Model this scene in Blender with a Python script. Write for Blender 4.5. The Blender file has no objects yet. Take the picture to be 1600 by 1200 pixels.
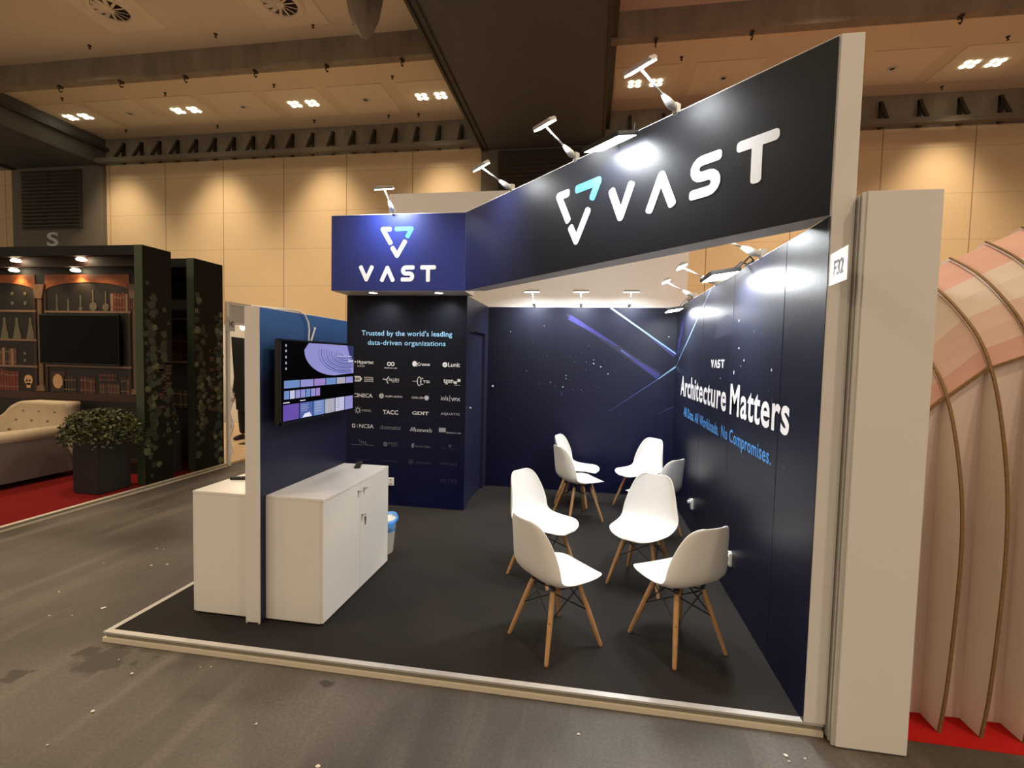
import bpy, bmesh, math, random
from mathutils import Vector, Matrix
R_ = random.Random(7)
SC = bpy.context.scene
COL = SC.collection
PI = math.pi

# ------------------------------------------------------------------ camera
FPX = 759.04
CAM = Vector((2.917, -2.4879, 1.80))
CR = Vector((0.98710765, 0.15841346, 0.0228837))
CU = Vector((-0.03065348, 0.04677886, 0.99843483))
CF = Vector((-0.15709505, 0.98626412, -0.0510317))
cd = bpy.data.cameras.new('camera'); cam = bpy.data.objects.new('camera', cd); COL.objects.link(cam)
cd.sensor_fit = 'HORIZONTAL'; cd.sensor_width = 36.0; cd.lens = FPX / 1600 * 36
cd.clip_start = 0.05; cd.clip_end = 200
M = Matrix((CR, CU, -CF)).transposed().to_4x4(); M.translation = CAM
cam.matrix_world = M
SC.camera = cam

def at(u, v, ax, val):
    """where the sight line through a photo pixel meets a plane of the place (x, y or z = val)"""
    d = CF + CR * ((u - 800) / FPX) - CU * ((v - 600) / FPX)
    return CAM + d * ((val - CAM[ax]) / d[ax])

# ------------------------------------------------------------------ view
vs = SC.view_settings
SC.display_settings.display_device = 'sRGB'
vs.view_transform = 'Standard'; vs.look = 'None'; vs.gamma = 1.0; vs.use_curve_mapping = False
vs.exposure = 0.0

# ------------------------------------------------------------------ materials
def lin(r, g, b):
    f = lambda c: (c / 255 / 12.92) if c / 255 <= 0.04045 else ((c / 255 + 0.055) / 1.055) ** 2.4
    return (f(r), f(g), f(b), 1)

def mat(name, col, rough=0.6, metal=0.0, spec=0.5, var=0.0, scale=20.0, bump=0.0, bscale=None, emit=None, estr=0.0, stretch=None):
    m = bpy.data.materials.new(name); m.use_nodes = True
    nt = m.node_tree; b = nt.nodes['Principled BSDF']
    b.inputs['Base Color'].default_value = col
    b.inputs['Roughness'].default_value = rough
    b.inputs['Metallic'].default_value = metal
    b.inputs['Specular IOR Level'].default_value = spec
    if emit:
        b.inputs['Emission Color'].default_value = emit; b.inputs['Emission Strength'].default_value = estr
    tc = nt.nodes.new('ShaderNodeTexCoord')
    src = tc.outputs['Object']
    if stretch:
        mp = nt.nodes.new('ShaderNodeMapping'); mp.inputs['Scale'].default_value = stretch
        nt.links.new(src, mp.inputs['Vector']); src = mp.outputs['Vector']
    if var > 0:
        n = nt.nodes.new('ShaderNodeTexNoise'); n.inputs['Scale'].default_value = scale; n.inputs['Detail'].default_value = 6
        nt.links.new(src, n.inputs['Vector'])
        mx = nt.nodes.new('ShaderNodeMix'); mx.data_type = 'RGBA'
        mx.inputs[6].default_value = [max(0, c * (1 - var)) for c in col[:3]] + [1]
        mx.inputs[7].default_value = [min(1, c * (1 + var)) for c in col[:3]] + [1]
        nt.links.new(n.outputs['Fac'], mx.inputs[0]); nt.links.new(mx.outputs[2], b.inputs['Base Color'])
    if bump > 0:
        n2 = nt.nodes.new('ShaderNodeTexNoise'); n2.inputs['Scale'].default_value = bscale or scale; n2.inputs['Detail'].default_value = 4
        nt.links.new(src, n2.inputs['Vector'])
        bp = nt.nodes.new('ShaderNodeBump'); bp.inputs['Strength'].default_value = bump; bp.inputs['Distance'].default_value = 0.01
        nt.links.new(n2.outputs['Fac'], bp.inputs['Height']); nt.links.new(bp.outputs['Normal'], b.inputs['Normal'])
    return m

def print_mat(name, ca, cb, axis, a, b_, rough=0.42, spec=0.4):
    """printed graphic whose ink runs from colour ca (at a) to cb (at b_) along a world axis"""
    m = mat(name, ca, rough, spec=spec, bump=0.06, bscale=45)
    nt = m.node_tree; b = nt.nodes['Principled BSDF']
    g = nt.nodes.new('ShaderNodeTexCoord'); s = nt.nodes.new('ShaderNodeSeparateXYZ'); mr = nt.nodes.new('ShaderNodeMapRange')
    mr.inputs['From Min'].default_value = a; mr.inputs['From Max'].default_value = b_
    nt.links.new(g.outputs['Object'], s.inputs[0]); nt.links.new(s.outputs[axis], mr.inputs['Value'])
    mx = nt.nodes.new('ShaderNodeMix'); mx.data_type = 'RGBA'
    mx.inputs[6].default_value = ca; mx.inputs[7].default_value = cb
    nt.links.new(mr.outputs['Result'], mx.inputs[0]); nt.links.new(mx.outputs[2], b.inputs['Base Color'])
    return m

def emat(name, col, strength):
    m = bpy.data.materials.new(name); m.use_nodes = True
    b = m.node_tree.nodes['Principled BSDF']
    b.inputs['Base Color'].default_value = (col[0] * .5, col[1] * .5, col[2] * .5, 1)
    b.inputs['Roughness'].default_value = .3
    b.inputs['Emission Color'].default_value = col; b.inputs['Emission Strength'].default_value = strength
    return m

m_white = mat('white_panel', lin(226, 224, 222), .55, var=.03, scale=3, bump=.03, bscale=120)
m_melamine = mat('white_melamine', lin(232, 231, 228), .32, var=.015, scale=4)
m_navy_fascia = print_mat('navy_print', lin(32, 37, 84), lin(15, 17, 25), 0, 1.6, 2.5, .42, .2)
m_navy_small = mat('royal_navy_print', lin(32, 44, 112), .42, spec=.4, var=.08, scale=2, bump=.05, bscale=40)
m_navy_closet = print_mat('navy_wall_print', lin(20, 22, 32), lin(14, 17, 54), 2, 1.4, .2, .45, .15)
m_navy_back = print_mat('night_wall_print', lin(26, 28, 42), lin(18, 20, 54), 2, 2.0, .3, .42, .28)
m_navy_side = print_mat('night_side_print', lin(26, 28, 42), lin(13, 16, 44), 2, 1.8, .3, .38, .38)
m_navy_door = mat('navy_door', lin(34, 36, 62), .4, var=.05, scale=6)
m_blue_part = print_mat('blue_gradient', lin(26, 29, 58), lin(62, 112, 184), 2, 1.6, 2.12, .4)  # dark blue below, lighter blue towards the top
m_ink_white = mat('white_ink', lin(240, 242, 246), .5, var=.02)
m_ink_cyan = mat('cyan_ink', lin(70, 178, 232), .45, var=.02)
m_ink_blue = mat('blue_ink', lin(84, 160, 238), .5, var=.02)
m_ink_pale = mat('pale_blue_ink', lin(150, 205, 240), .5, var=.02)
m_ink_violet = mat('violet_ink', lin(40, 40, 100), .5, var=.1)
m_ink_haze = mat('indigo_ink', lin(27, 28, 54), .5, var=.05)
m_star = mat('star_ink', lin(190, 200, 225), .5, var=.05)
m_stardim = mat('dim_star_ink', lin(100, 106, 150), .5, var=.05)
m_greys = [mat('logo_ink', lin(*c), .5, var=.02) for c in
           [(236, 238, 242), (228, 230, 234), (214, 216, 222), (196, 198, 206), (150, 154, 164), (104, 108, 122), (62, 66, 84), (42, 46, 66)]]
m_carpet = mat('black_carpet', lin(47, 44, 42), .95, spec=.15, var=.25, scale=160, bump=.5, bscale=900)
m_alu = mat('aluminium', lin(206, 204, 200), .38, metal=.35, var=.06, scale=30, stretch=(1, 1, 30))
m_alu_dark = mat('aluminium_groove', lin(138, 136, 122), .5, metal=.2, var=.08, scale=20)
m_cream = mat('cream_lip', lin(214, 204, 186), .5, var=.04, scale=10)
m_chair = mat('white_polypropylene', lin(232, 232, 230), .42, var=.01, scale=5, bump=.04, bscale=500)
m_wood = mat('beech_wood', lin(186, 146, 104), .5, var=.22, scale=14, stretch=(6, 6, .6))
m_black = mat('black_steel', lin(22, 22, 23), .45, var=.1, scale=10)
m_blackpl = mat('black_plastic', lin(12, 12, 13), .4, var=.1, scale=10)
m_screen = mat('dark_screen_glass', lin(5, 5, 7), .22, spec=.06, var=.1, scale=3)
m_lampbody = mat('silver_lamp_body', lin(200, 200, 198), .35, metal=.4, var=.04, scale=20)
m_clamp = mat('clear_grey_clamp', lin(205, 208, 206), .3, var=.05, scale=20)
m_lens = emat('led_lens', (1, 1, .97, 1), 14)
m_flood = emat('flood_lens', (1, 1, .96, 1), 22)
m_socket = mat('socket_plastic', lin(236, 236, 232), .35, var=.02)
m_hole = mat('dark_hole', lin(30, 30, 30), .6, var=.1)
m_bluebag = mat('blue_bin_liner', lin(72, 146, 226), .35, var=.15, scale=25, bump=.5, bscale=30)
m_bin = mat('bin_plastic', lin(220, 222, 216), .4, var=.04)
m_steel = mat('brushed_steel', lin(150, 150, 150), .35, metal=.9, var=.1, scale=30)
m_red = mat('red_carpet', lin(190, 36, 32), .95, spec=.1, var=.14, scale=130, bump=.4, bscale=700)
m_beam_dark = mat('dark_beam_paint', lin(86, 84, 82), .7, var=.12, scale=1.2)
m_beam_trim = mat('beam_edge_trim', lin(58, 50, 43), .6, var=.1, scale=3)
m_concrete = mat('stained_concrete', lin(140, 130, 116), .85, var=.5, scale=2.2, bump=.4, bscale=8, stretch=(1.6, 1, .5))
m_pillar = mat('grey_pillar_paint', lin(112, 104, 92), .7, var=.06, scale=1.5)
m_louver = mat('louvre_metal', lin(70, 62, 54), .5, var=.08, scale=4)
m_ceilpatch = mat('pale_ceiling_plate', lin(242, 228, 206), .8, var=.03, scale=4)
m_dots = mat('dark_fitting', lin(52, 42, 34), .6, var=.1)
m_hallamp = emat('warm_lamp', (1, .97, .70, 1), 9)
m_warmspot = emat('warm_spot_glow', (1, .80, .52, 1), 20)

# hall floor
def floor_mat():
    m = bpy.data.materials.new('worn_hall_floor'); m.use_nodes = True
    nt = m.node_tree; N = nt.nodes; L = nt.links; b = N['Principled BSDF']
    tc = N.new('ShaderNodeTexCoord'); P = tc.outputs['Object']
    def noise(sc, det=6, stretch=None, rot=0):
        n = N.new('ShaderNodeTexNoise'); n.inputs['Scale'].default_value = sc; n.inputs['Detail'].default_value = det
        if stretch:
            mp = N.new('ShaderNodeMapping'); mp.inputs['Scale'].default_value = stretch; mp.inputs['Rotation'].default_value = (0, 0, rot)
            L.new(P, mp.inputs['Vector']); L.new(mp.outputs['Vector'], n.inputs['Vector'])
        else: L.new(P, n.inputs['Vector'])
        return n
    def ramp(src, a, b_, ca, cb):
        r = N.new('ShaderNodeValToRGB'); r.color_ramp.elements[0].position = a; r.color_ramp.elements[1].position = b_
        r.color_ramp.elements[0].color = ca; r.color_ramp.elements[1].color = cb
        L.new(src, r.inputs['Fac']); return r
    def mix(f, a, b_, mode='MIX'):
        x = N.new('ShaderNodeMix'); x.data_type = 'RGBA'; x.blend_type = mode
        for s, i in ((f, 0), (a, 6), (b_, 7)):
            if hasattr(s, 'default_value') or hasattr(s, 'is_output'): L.new(s, x.inputs[i])
            else: x.inputs[i].default_value = s
        return x.outputs[2]
    base = ramp(noise(.9, 8).outputs['Fac'], .32, .7, lin(62, 58, 53), lin(102, 95, 88)).outputs['Color']
    streak = ramp(noise(1.0, 9, (5, .5, 1), .6).outputs['Fac'], .5, .75, (0, 0, 0, 1), (1, 1, 1, 1)).outputs['Color']
    c = mix(streak, base, lin(134, 127, 117))
    c = mix(.5, base, c)
    dark = ramp(noise(2.3, 6).outputs['Fac'], .62, .78, (0, 0, 0, 1), (1, 1, 1, 1)).outputs['Color']
    c2 = mix(dark, c, lin(70, 63, 56)); c = mix(.6, c, c2)
    fine = ramp(noise(60, 3).outputs['Fac'], .35, .7, lin(200, 200, 200), lin(255, 255, 255)).outputs['Color']
    c = mix(.7, c, fine, 'MULTIPLY')
    # worn spots of spilled liquid
    for (u, v, r) in [(160, 1033, .13), (175, 1022, .09), (140, 1018, .06), (25, 1055, .06), (208, 1038, .03), (247, 1026, .025), (508, 1069, .035)]:
        p = at(u, v, 2, 0)
        vm = N.new('ShaderNodeVectorMath'); vm.operation = 'DISTANCE'; vm.inputs[1].default_value = (p.x, p.y, 0)
        L.new(P, vm.inputs[0])
        ad = N.new('ShaderNodeMath'); ad.operation = 'MULTIPLY_ADD'; ad.inputs[1].default_value = .16; ad.inputs[2].default_value = -.08
        L.new(noise(14, 4).outputs['Fac'], ad.inputs[0])
        sm = N.new('ShaderNodeMath'); L.new(vm.outputs['Value'], sm.inputs[0]); L.new(ad.outputs[0], sm.inputs[1])
        mr = N.new('ShaderNodeMapRange'); mr.inputs['From Min'].default_value = r * 1.05; mr.inputs['From Max'].default_value = r * .8
        L.new(sm.outputs[0], mr.inputs['Value'])
        c = mix(mr.outputs['Result'], c, lin(58, 50, 44))
    L.new(c, b.inputs['Base Color'])
    rr = N.new('ShaderNodeMapRange'); rr.inputs['To Min'].default_value = .42; rr.inputs['To Max'].default_value = .7
    L.new(noise(1.7, 5).outputs['Fac'], rr.inputs['Value']); L.new(rr.outputs['Result'], b.inputs['Roughness'])
    bp = N.new('ShaderNodeBump'); bp.inputs['Strength'].default_value = .15; bp.inputs['Distance'].default_value = .01
    L.new(noise(90, 4).outputs['Fac'], bp.inputs['Height']); L.new(bp.outputs['Normal'], b.inputs['Normal'])
    return m

def wallpanel_mat():
    """beige hall wall cladding with hairline joints every 1.865 m"""
    m = mat('beige_wall_cladding', lin(222, 196, 156), .75, var=.03, scale=1.5)
    nt = m.node_tree; N = nt.nodes; L = nt.links; b = N['Principled BSDF']
    src = b.inputs['Base Color'].links[0].from_socket
    tc = N.new('ShaderNodeTexCoord'); s = N.new('ShaderNodeSeparateXYZ'); L.new(tc.outputs['Object'], s.inputs[0])
    def line(sock, period, off, w):
        a = N.new('ShaderNodeMath'); a.operation = 'ADD'; a.inputs[1].default_value = off; L.new(sock, a.inputs[0])
        md = N.new('ShaderNodeMath'); md.operation = 'FLOORED_MODULO'; md.inputs[1].default_value = period; L.new(a.outputs[0], md.inputs[0])
        lt = N.new('ShaderNodeMath'); lt.operation = 'LESS_THAN'; lt.inputs[1].default_value = w; L.new(md.outputs[0], lt.inputs[0]); return lt.outputs[0]
    v = line(s.outputs[0], 1.865, .0, .022); h = line(s.outputs[2], 1.02, -.63, .014)
    hm = N.new('ShaderNodeMath'); hm.operation = 'MULTIPLY'; hm.inputs[1].default_value = .45; L.new(h, hm.inputs[0])
    mxm = N.new('ShaderNodeMath'); mxm.operation = 'MAXIMUM'; L.new(v, mxm.inputs[0]); L.new(hm.outputs[0], mxm.inputs[1])
    mx = N.new('ShaderNodeMix'); mx.data_type = 'RGBA'; mx.inputs[7].default_value = lin(120, 92, 58)
    f = N.new('ShaderNodeMath'); f.operation = 'MULTIPLY'; f.inputs[1].default_value = .75; L.new(mxm.outputs[0], f.inputs[0])
    L.new(f.outputs[0], mx.inputs[0]); L.new(src, mx.inputs[6]); L.new(mx.outputs[2], b.inputs['Base Color'])
    return m
m_ceil = mat('ceiling_paint', lin(234, 218, 194), .85, var=.05, scale=.8)
m_floor = floor_mat(); m_wall = wallpanel_mat()

# ------------------------------------------------------------------ mesh builder
class MB:
    def __init__(s): s.v = []; s.f = []; s.mi = []; s.cur = 0
    def poly(s, pts):
        i = len(s.v); s.v += [tuple(p) for p in pts]; s.f.append(tuple(range(i, i + len(pts)))); s.mi.append(s.cur); return s
    def raw(s, vs_, fs):
        i = len(s.v); s.v += [tuple(p) for p in vs_]
        for f in fs: s.f.append(tuple(i + k for k in f)); s.mi.append(s.cur)
        return s
    def obox(s, c, ax, h):
        c = Vector(c); a = [Vector(ax[k]).normalized() * h[k] for k in range(3)]
        p = [c + a[0] * i + a[1] * j + a[2] * k for k in (-1, 1) for j in (-1, 1) for i in (-1, 1)]
        return s.raw(p, [(0, 2, 3, 1), (4, 5, 7, 6), (0, 1, 5, 4), (2, 6, 7, 3), (0, 4, 6, 2), (1, 3, 7, 5)])
    def box(s, x0, x1, y0, y1, z0, z1):
        return s.obox(((x0 + x1) / 2, (y0 + y1) / 2, (z0 + z1) / 2), ((1, 0, 0), (0, 1, 0), (0, 0, 1)), ((x1 - x0) / 2, (y1 - y0) / 2, (z1 - z0) / 2))
    def cyl(s, p0, p1, r0, r1=None, n=12):
        p0 = Vector(p0); p1 = Vector(p1); r1 = r0 if r1 is None else r1
        d = (p1 - p0).normalized(); u = d.orthogonal().normalized(); w = d.cross(u)
        vs_ = []
        for p, r in ((p0, r0), (p1, r1)):
            vs_ += [p + (u * math.cos(2 * PI * k / n) + w * math.sin(2 * PI * k / n)) * r for k in range(n)]
        fs = [(k, (k + 1) % n, n + (k + 1) % n, n + k) for k in range(n)] + [tuple(reversed(range(n))), tuple(range(n, 2 * n))]
        return s.raw(vs_, fs)
    def tube(s, pts, r, n=8):
        pts = [Vector(p) for p in pts]; rs = r if isinstance(r, (list, tuple)) else [r] * len(pts)
        u = None; vs_ = []
        for i, p in enumerate(pts):
            d = (pts[min(i + 1, len(pts) - 1)] - pts[max(i - 1, 0)]).normalized()
            u = d.orthogonal().normalized() if u is None else (u - d * u.dot(d)).normalized()
            w = d.cross(u)
            vs_ += [p + (u * math.cos(2 * PI * k / n) + w * math.sin(2 * PI * k / n)) * rs[i] for k in range(n)]
        m = len(pts)
        fs = [(i * n + k, i * n + (k + 1) % n, (i + 1) * n + (k + 1) % n, (i + 1) * n + k) for i in range(m - 1) for k in range(n)]
        fs += [tuple(reversed(range(n))), tuple(range((m - 1) * n, m * n))]
        return s.raw(vs_, fs)
    def lathe(s, prof, c=(0, 0, 0), n=24, caps=True):
        c = Vector(c); vs_ = []
        for r, z in prof: vs_ += [c + Vector((r * math.cos(2 * PI * k / n), r * math.sin(2 * PI * k / n), z)) for k in range(n)]
        m = len(prof)
        fs = [(i * n + k, i * n + (k + 1) % n, (i + 1) * n + (k + 1) % n, (i + 1) * n + k) for i in range(m - 1) for k in range(n)]
        if caps: fs += [tuple(reversed(range(n))), tuple(range((m - 1) * n, m * n))]
        return s.raw(vs_, fs)
    def prism(s, pts, d):
        """polygon (3D points) pushed along vector d"""
        n = len(pts); pts = [Vector(p) for p in pts]; d = Vector(d)
        return s.raw(pts + [p + d for p in pts], [tuple(reversed(range(n))), tuple(range(n, 2 * n))] + [(k, (k + 1) % n, n + (k + 1) % n, n + k) for k in range(n)])
    def build(s, name, m, parent=None, smooth=False, bevel=0, seg=2, fix=True):
        me = bpy.data.meshes.new(name); me.from_pydata(s.v, [], s.f); 
        ms = m if isinstance(m, (list, tuple)) else [m]
        for x in ms: me.materials.append(x)
        for p, i in zip(me.polygons, s.mi): p.material_index = min(i, len(ms) - 1)
        if fix or bevel:
            bm = bmesh.new(); bm.from_mesh(me)
            if fix: bmesh.ops.recalc_face_normals(bm, faces=bm.faces)
            if bevel:
                bmesh.ops.bevel(bm, geom=[e for e in bm.edges if e.calc_face_angle(0) > .5], offset=bevel, segments=seg, affect='EDGES', clamp_overlap=True)
            bm.to_mesh(me); bm.free()
        if smooth:
            for p in me.polygons: p.use_smooth = True
        me.update()
        o = bpy.data.objects.new(name, me); COL.objects.link(o)
        if parent is not None: attach(o, parent)
        return o

def attach(o, parent):
    o.parent = parent; o.matrix_parent_inverse = Matrix.Translation(-wloc(parent))
def wloc(o):
    return Vector(o.location) + (wloc(o.parent) + o.matrix_parent_inverse.translation if o.parent else Vector((0, 0, 0)))

def tag(o, label, cat, group=None, kind='thing'):
    o['label'] = label; o['category'] = cat; o['kind'] = kind
    if group: o['group'] = group
    return o
def thing(name, loc, label, cat, group=None):
    o = bpy.data.objects.new(name, None); COL.objects.link(o); o.location = loc; o.empty_display_size = .1
    return tag(o, label, cat, group)
def struct(o):
    o['kind'] = 'structure'; return o
def light(kind, name, loc, power, col, parent=None, aim=None, size=.1, size_y=None, spot=None, blend=.3, spread=None):
    ld = bpy.data.lights.new(name, kind); ld.energy = power; ld.color = col
    if kind == 'AREA':
        ld.shape = 'RECTANGLE' if size_y else 'DISK'; ld.size = size
        if size_y: ld.size_y = size_y
        if spread: ld.spread = spread
    else:
        ld.shadow_soft_size = size
        if kind == 'SPOT': ld.spot_size = spot; ld.spot_blend = blend
    o = bpy.data.objects.new(name, ld); COL.objects.link(o); o.location = loc
    if aim is not None:
        o.rotation_euler = (Vector(aim) - Vector(loc)).to_track_quat('-Z', 'Y').to_euler()
    if parent is not None: attach(o, parent)
    return o

class Frame:
    def __init__(s, o, u, v, n): s.o = Vector(o); s.u = Vector(u); s.v = Vector(v); s.n = Vector(n)
    def p(s, a, b, h=0): return s.o + s.u * a + s.v * b + s.n * h

def pane(mb, F, pts, h0=.0005, h1=.0025):
    """thin flat shape (2D outline) lying on a frame"""
    if h1 - h0 < 1e-6: return mb.poly([F.p(a, b, h0) for a, b in pts])
    return mb.prism([F.p(a, b, h0) for a, b in pts], F.n * (h1 - h0))

def arc(cx, cy, r, a0, a1, n=8, ry=None):
    return [(cx + r * math.cos(a0 + (a1 - a0) * k / n), cy + (ry or r) * math.sin(a0 + (a1 - a0) * k / n)) for k in range(n + 1)]

def stroke(mb, F, pts, w, h0=.0005, h1=.0025, rnd=.7):
    """round-ended band along a 2D polyline: offset outline in one piece"""
    P = [Vector(p) for p in pts]; n = len(P); hw = w / 2
    L = []; Rr = []
    for i, p in enumerate(P):
        if i == 0: d0 = d1 = (P[1] - P[0]).normalized()
        elif i == n - 1: d0 = d1 = (P[-1] - P[-2]).normalized()
        else: d0 = (P[i] - P[i - 1]).normalized(); d1 = (P[i + 1] - P[i]).normalized()
        n0 = Vector((-d0.y, d0.x)); n1 = Vector((-d1.y, d1.x))
        if i in (0, n - 1): L.append([p + n0 * hw]); Rr.append([p - n0 * hw]); continue
        b = (n0 + n1); b = b / max(b.length_squared, .25) * 2
        turn = d0.x * d1.y - d0.y * d1.x
        k = 6
        def fan(sg):
            a0 = math.atan2(sg * n0.y, sg * n0.x); a1 = math.atan2(sg * n1.y, sg * n1.x)
            da = (a1 - a0 + PI) % (2 * PI) - PI
            return [p + Vector((math.cos(a0 + da * t / k), math.sin(a0 + da * t / k))) * hw for t in range(k + 1)]
        if turn > 0: L.append([p + b * hw]); Rr.append(fan(-1))
        else: L.append(fan(1)); Rr.append([p - b * hw])
    # segment bodies as quads + joint fans, plus rounded ends
    def cap(p, d):
        c = []; r = hw * rnd; nn = Vector((-d.y, d.x))
        for sg in (1, -1):
            cc = p + nn * sg * (hw - r)
            rng = [PI / 2 * k / 4 for k in range(5)]
            if sg == 1: c += [cc + nn * r * math.cos(a) + d * r * math.sin(a) for a in rng]
            else: c += [cc - nn * r * math.cos(a) + d * r * math.sin(a) for a in reversed(rng)]
        return c
    e = cap(P[-1] - (P[-1] - P[-2]).normalized() * 0, (P[-1] - P[-2]).normalized())
    s_ = cap(P[0], (P[0] - P[1]).normalized())
    outline = []
    for i in range(n):
        if i == 0 or i == n - 1: continue
        outline += L[i]
    poly = [v for v in s_[::-1]]  # placeholder, replaced below
    left = [v for i in range(1, n - 1) for v in L[i]]
    right = [v for i in range(n - 2, 0, -1) for v in reversed(Rr[i])]
    pts2 = left + e + right + s_
    pane(mb, F, [(v.x, v.y) for v in pts2], h0, h1)

_tc = {}
def glyphs(txt, bold=0.0, sp=1.0):
    k = (txt, bold, sp)
    if k not in _tc:
        c = bpy.data.curves.new('text', 'FONT'); c.body = txt; c.size = 1; c.offset = bold; c.space_character = sp; c.resolution_u = 3
        o = bpy.data.objects.new('text', c); COL.objects.link(o)
        dg = bpy.context.evaluated_depsgraph_get(); me = bpy.data.meshes.new_from_object(o.evaluated_get(dg))
        vs_ = [(v.co.x, v.co.y) for v in me.vertices]; fs = [tuple(p.vertices) for p in me.polygons]
        bpy.data.objects.remove(o); bpy.data.curves.remove(c); bpy.data.meshes.remove(me)
        _tc[k] = (vs_, fs)
    return _tc[k]
def text(mb, F, txt, x0, x1, y0, y1, bold=0.0, sp=1.0, h=.002):
    """letters filling the rectangle x0..x1, y0..y1 on the frame"""
    vs_, fs = glyphs(txt, bold, sp)
    a0 = min(v[0] for v in vs_); a1 = max(v[0] for v in vs_); b0 = min(v[1] for v in vs_); b1 = max(v[1] for v in vs_)
    mb.raw([F.p(x0 + (v[0] - a0) / (a1 - a0) * (x1 - x0), y0 + (v[1] - b0) / (b1 - b0) * (y1 - y0), h) for v in vs_], fs)
def disc(mb, F, x, y, r, h0=.0005, h1=.0025, n=14, ry=None):
    pane(mb, F, [(x + r * math.cos(2 * PI * k / n), y + (ry or r) * math.sin(2 * PI * k / n)) for k in range(n)], h0, h1)
def ring(mb, F, x, y, r, w, n=20, h=.002, ry=None, a0=0, a1=2 * PI):
    ry = ry or r
    for k in range(n):
        t0 = a0 + (a1 - a0) * k / n; t1 = a0 + (a1 - a0) * (k + 1) / n
        mb.poly([F.p(x + (r - w) * math.cos(t0), y + (ry - w) * math.sin(t0), h), F.p(x + r * math.cos(t0), y + ry * math.sin(t0), h),
                 F.p(x + r * math.cos(t1), y + ry * math.sin(t1), h), F.p(x + (r - w) * math.cos(t1), y + (ry - w) * math.sin(t1), h)])
def rect(mb, F, x0, x1, y0, y1, h0=.0005, h1=.0025): pane(mb, F, [(x0, y0), (x1, y0), (x1, y1), (x0, y1)], h0, h1)

# ================================================================== HALL
HY = 10.0; CZ = 7.95
struct(MB().box(-26, 26, -14, HY, -.2, 0).build('floor', m_floor))
struct(MB().box(-26, 26, -14, HY, CZ, CZ + .2).build('ceiling', m_ceil))
wb = struct(MB().box(-26, 26, HY, HY + .3, 0, 7.2).build('wall_back', m_wall))
struct(MB().box(-26, 26, HY, HY + .3, 7.2, CZ).build('trim_1', m_concrete))
# big dark beams running towards the back wall, and their pillars
def dark_beam(x0, x1, zb, name):
    b = struct(MB().box(x0, x1, -14, HY, zb, CZ).build(name, m_beam_dark))
    t = MB()
    for xa, xb in ((x0, x0 + .05), (x0 + .12, x0 + .17), (x1 - .05, x1)): t.box(xa, xb, -14, HY, zb - .04, zb)
    t.box(x1, x1 + .12, -14, HY, zb + .42, zb + .5)
    t.build('edge_trim', m_beam_trim, b)
    return b
dark_beam(.03, 3.1, 7.1, 'ceiling_beam')
dark_beam(-14.5, -11.3, 7.18, 'ceiling_beam')
pm = struct(MB().box(.02, 3.1, HY - .12, HY, 0, 7.1).build('pillar', m_pillar))
ps = struct(MB().box(-14.5, -11.3, HY - .12, HY, 0, 7.18).build('pillar', m_pillar))
def louvre(x0, x1, z0, z1, label):
    t = thing('wall_louvre', ((x0 + x1) / 2, HY - .12, z0), label, 'air grille')
    MB().box(x0, x1, HY - .16, HY - .121, z0, z1).build('frame', m_louver, t)
    s = MB(); n = int((z1 - z0) / .105)
    for k in range(n):
        z = z0 + (k + .5) * (z1 - z0) / n
        for xa, xb in ((x0 + .05, (x0 + x1) / 2 - .03), ((x0 + x1) / 2 + .03, x1 - .05)):
            s.obox(((xa + xb) / 2, HY - .19, z), ((1, 0, 0), (0, 1, -.6), (0, .6, 1)), ((xb - xa) / 2, .035, .012))
    s.build('slats', m_louver, t)
louvre(.46, 3.02, 4.6, 7.05, 'dark louvred air grille high on the middle grey pillar behind the booth')
louvre(-14.1, -12.0, 5.36, 7.08, 'dark louvred air grille on the pillar above the letter S')
F = Frame((0, HY - .122, 0), (1, 0, 0), (0, 0, 1), (0, -1, 0))
s = MB(); text(s, F, 'S', -13.28, -12.86, 4.86, 5.28, .02)
s.build('painted_sign', m_greys[2], None)
tag(bpy.data.objects['painted_sign'], 'pale letter S painted on the grey pillar above the library stand', 'letter')
# crosswise concrete beams
for (x0, x1) in ((-11.3, .03), (3.1, 26)):
    b = struct(MB().box(x0, x1, 6.55, 6.74, 7.49, CZ).build('concrete_beam', m_concrete))
# brackets under the crosswise beams
for (u, v) in [(92, 134), (190, 128), (292, 121), (400, 112), (512, 104), (630, 96), (1024, 66), (1172, 57), (1490, 36)]:
    p = at(u, v, 2, 7.48)
    t = MB().box(p.x - .025, p.x + .025, 6.60, 6.70, 7.45, 7.49); t.tube([(p.x, 6.65, 7.45), (p.x, 6.61, 7.40), (p.x, 6.65, 7.36), (p.x, 6.69, 7.40)], .013, 6)
    tag(t.build('hanging_hook', m_dots), 'small dark hook clipped under a concrete cross beam', 'hook', 'hooks under the concrete cross beams')
# rail with brackets along the back wall
def rail(x0, x1, xs, label):
    t = thing('wall_rail', ((x0 + x1) / 2, HY - .3, 7.15), label, 'rail')
    MB().box(x0, x1, HY - .34, HY - .2, 7.17, 7.29).build('rail', m_pillar, t)
    for x in xs:
        b = MB().box(x - .035, x + .035, HY - .07, HY - .002, 7.29, 7.8)
        b.obox((x, HY - .15, 7.55), ((1, 0, 0), (0, 1, 1.72), (0, -1.72, 1)), (.035, .28, .03))
        b.box(x - .04, x + .04, HY - .2, HY - .002, 7.2, 7.3)
        b.build('bracket', m_dots, t)
rail(-11.3, .03, [-10.65 + .595 * k for k in range(18)], 'long steel rail on brackets along the wall top, left of the middle pillar')
rail(3.1, 20, [9.24 + .79 * k for k in range(6)] + [3.7 + .79 * k for k in range(7)], 'long steel rail on brackets along the wall top, right of the middle pillar')
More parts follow.
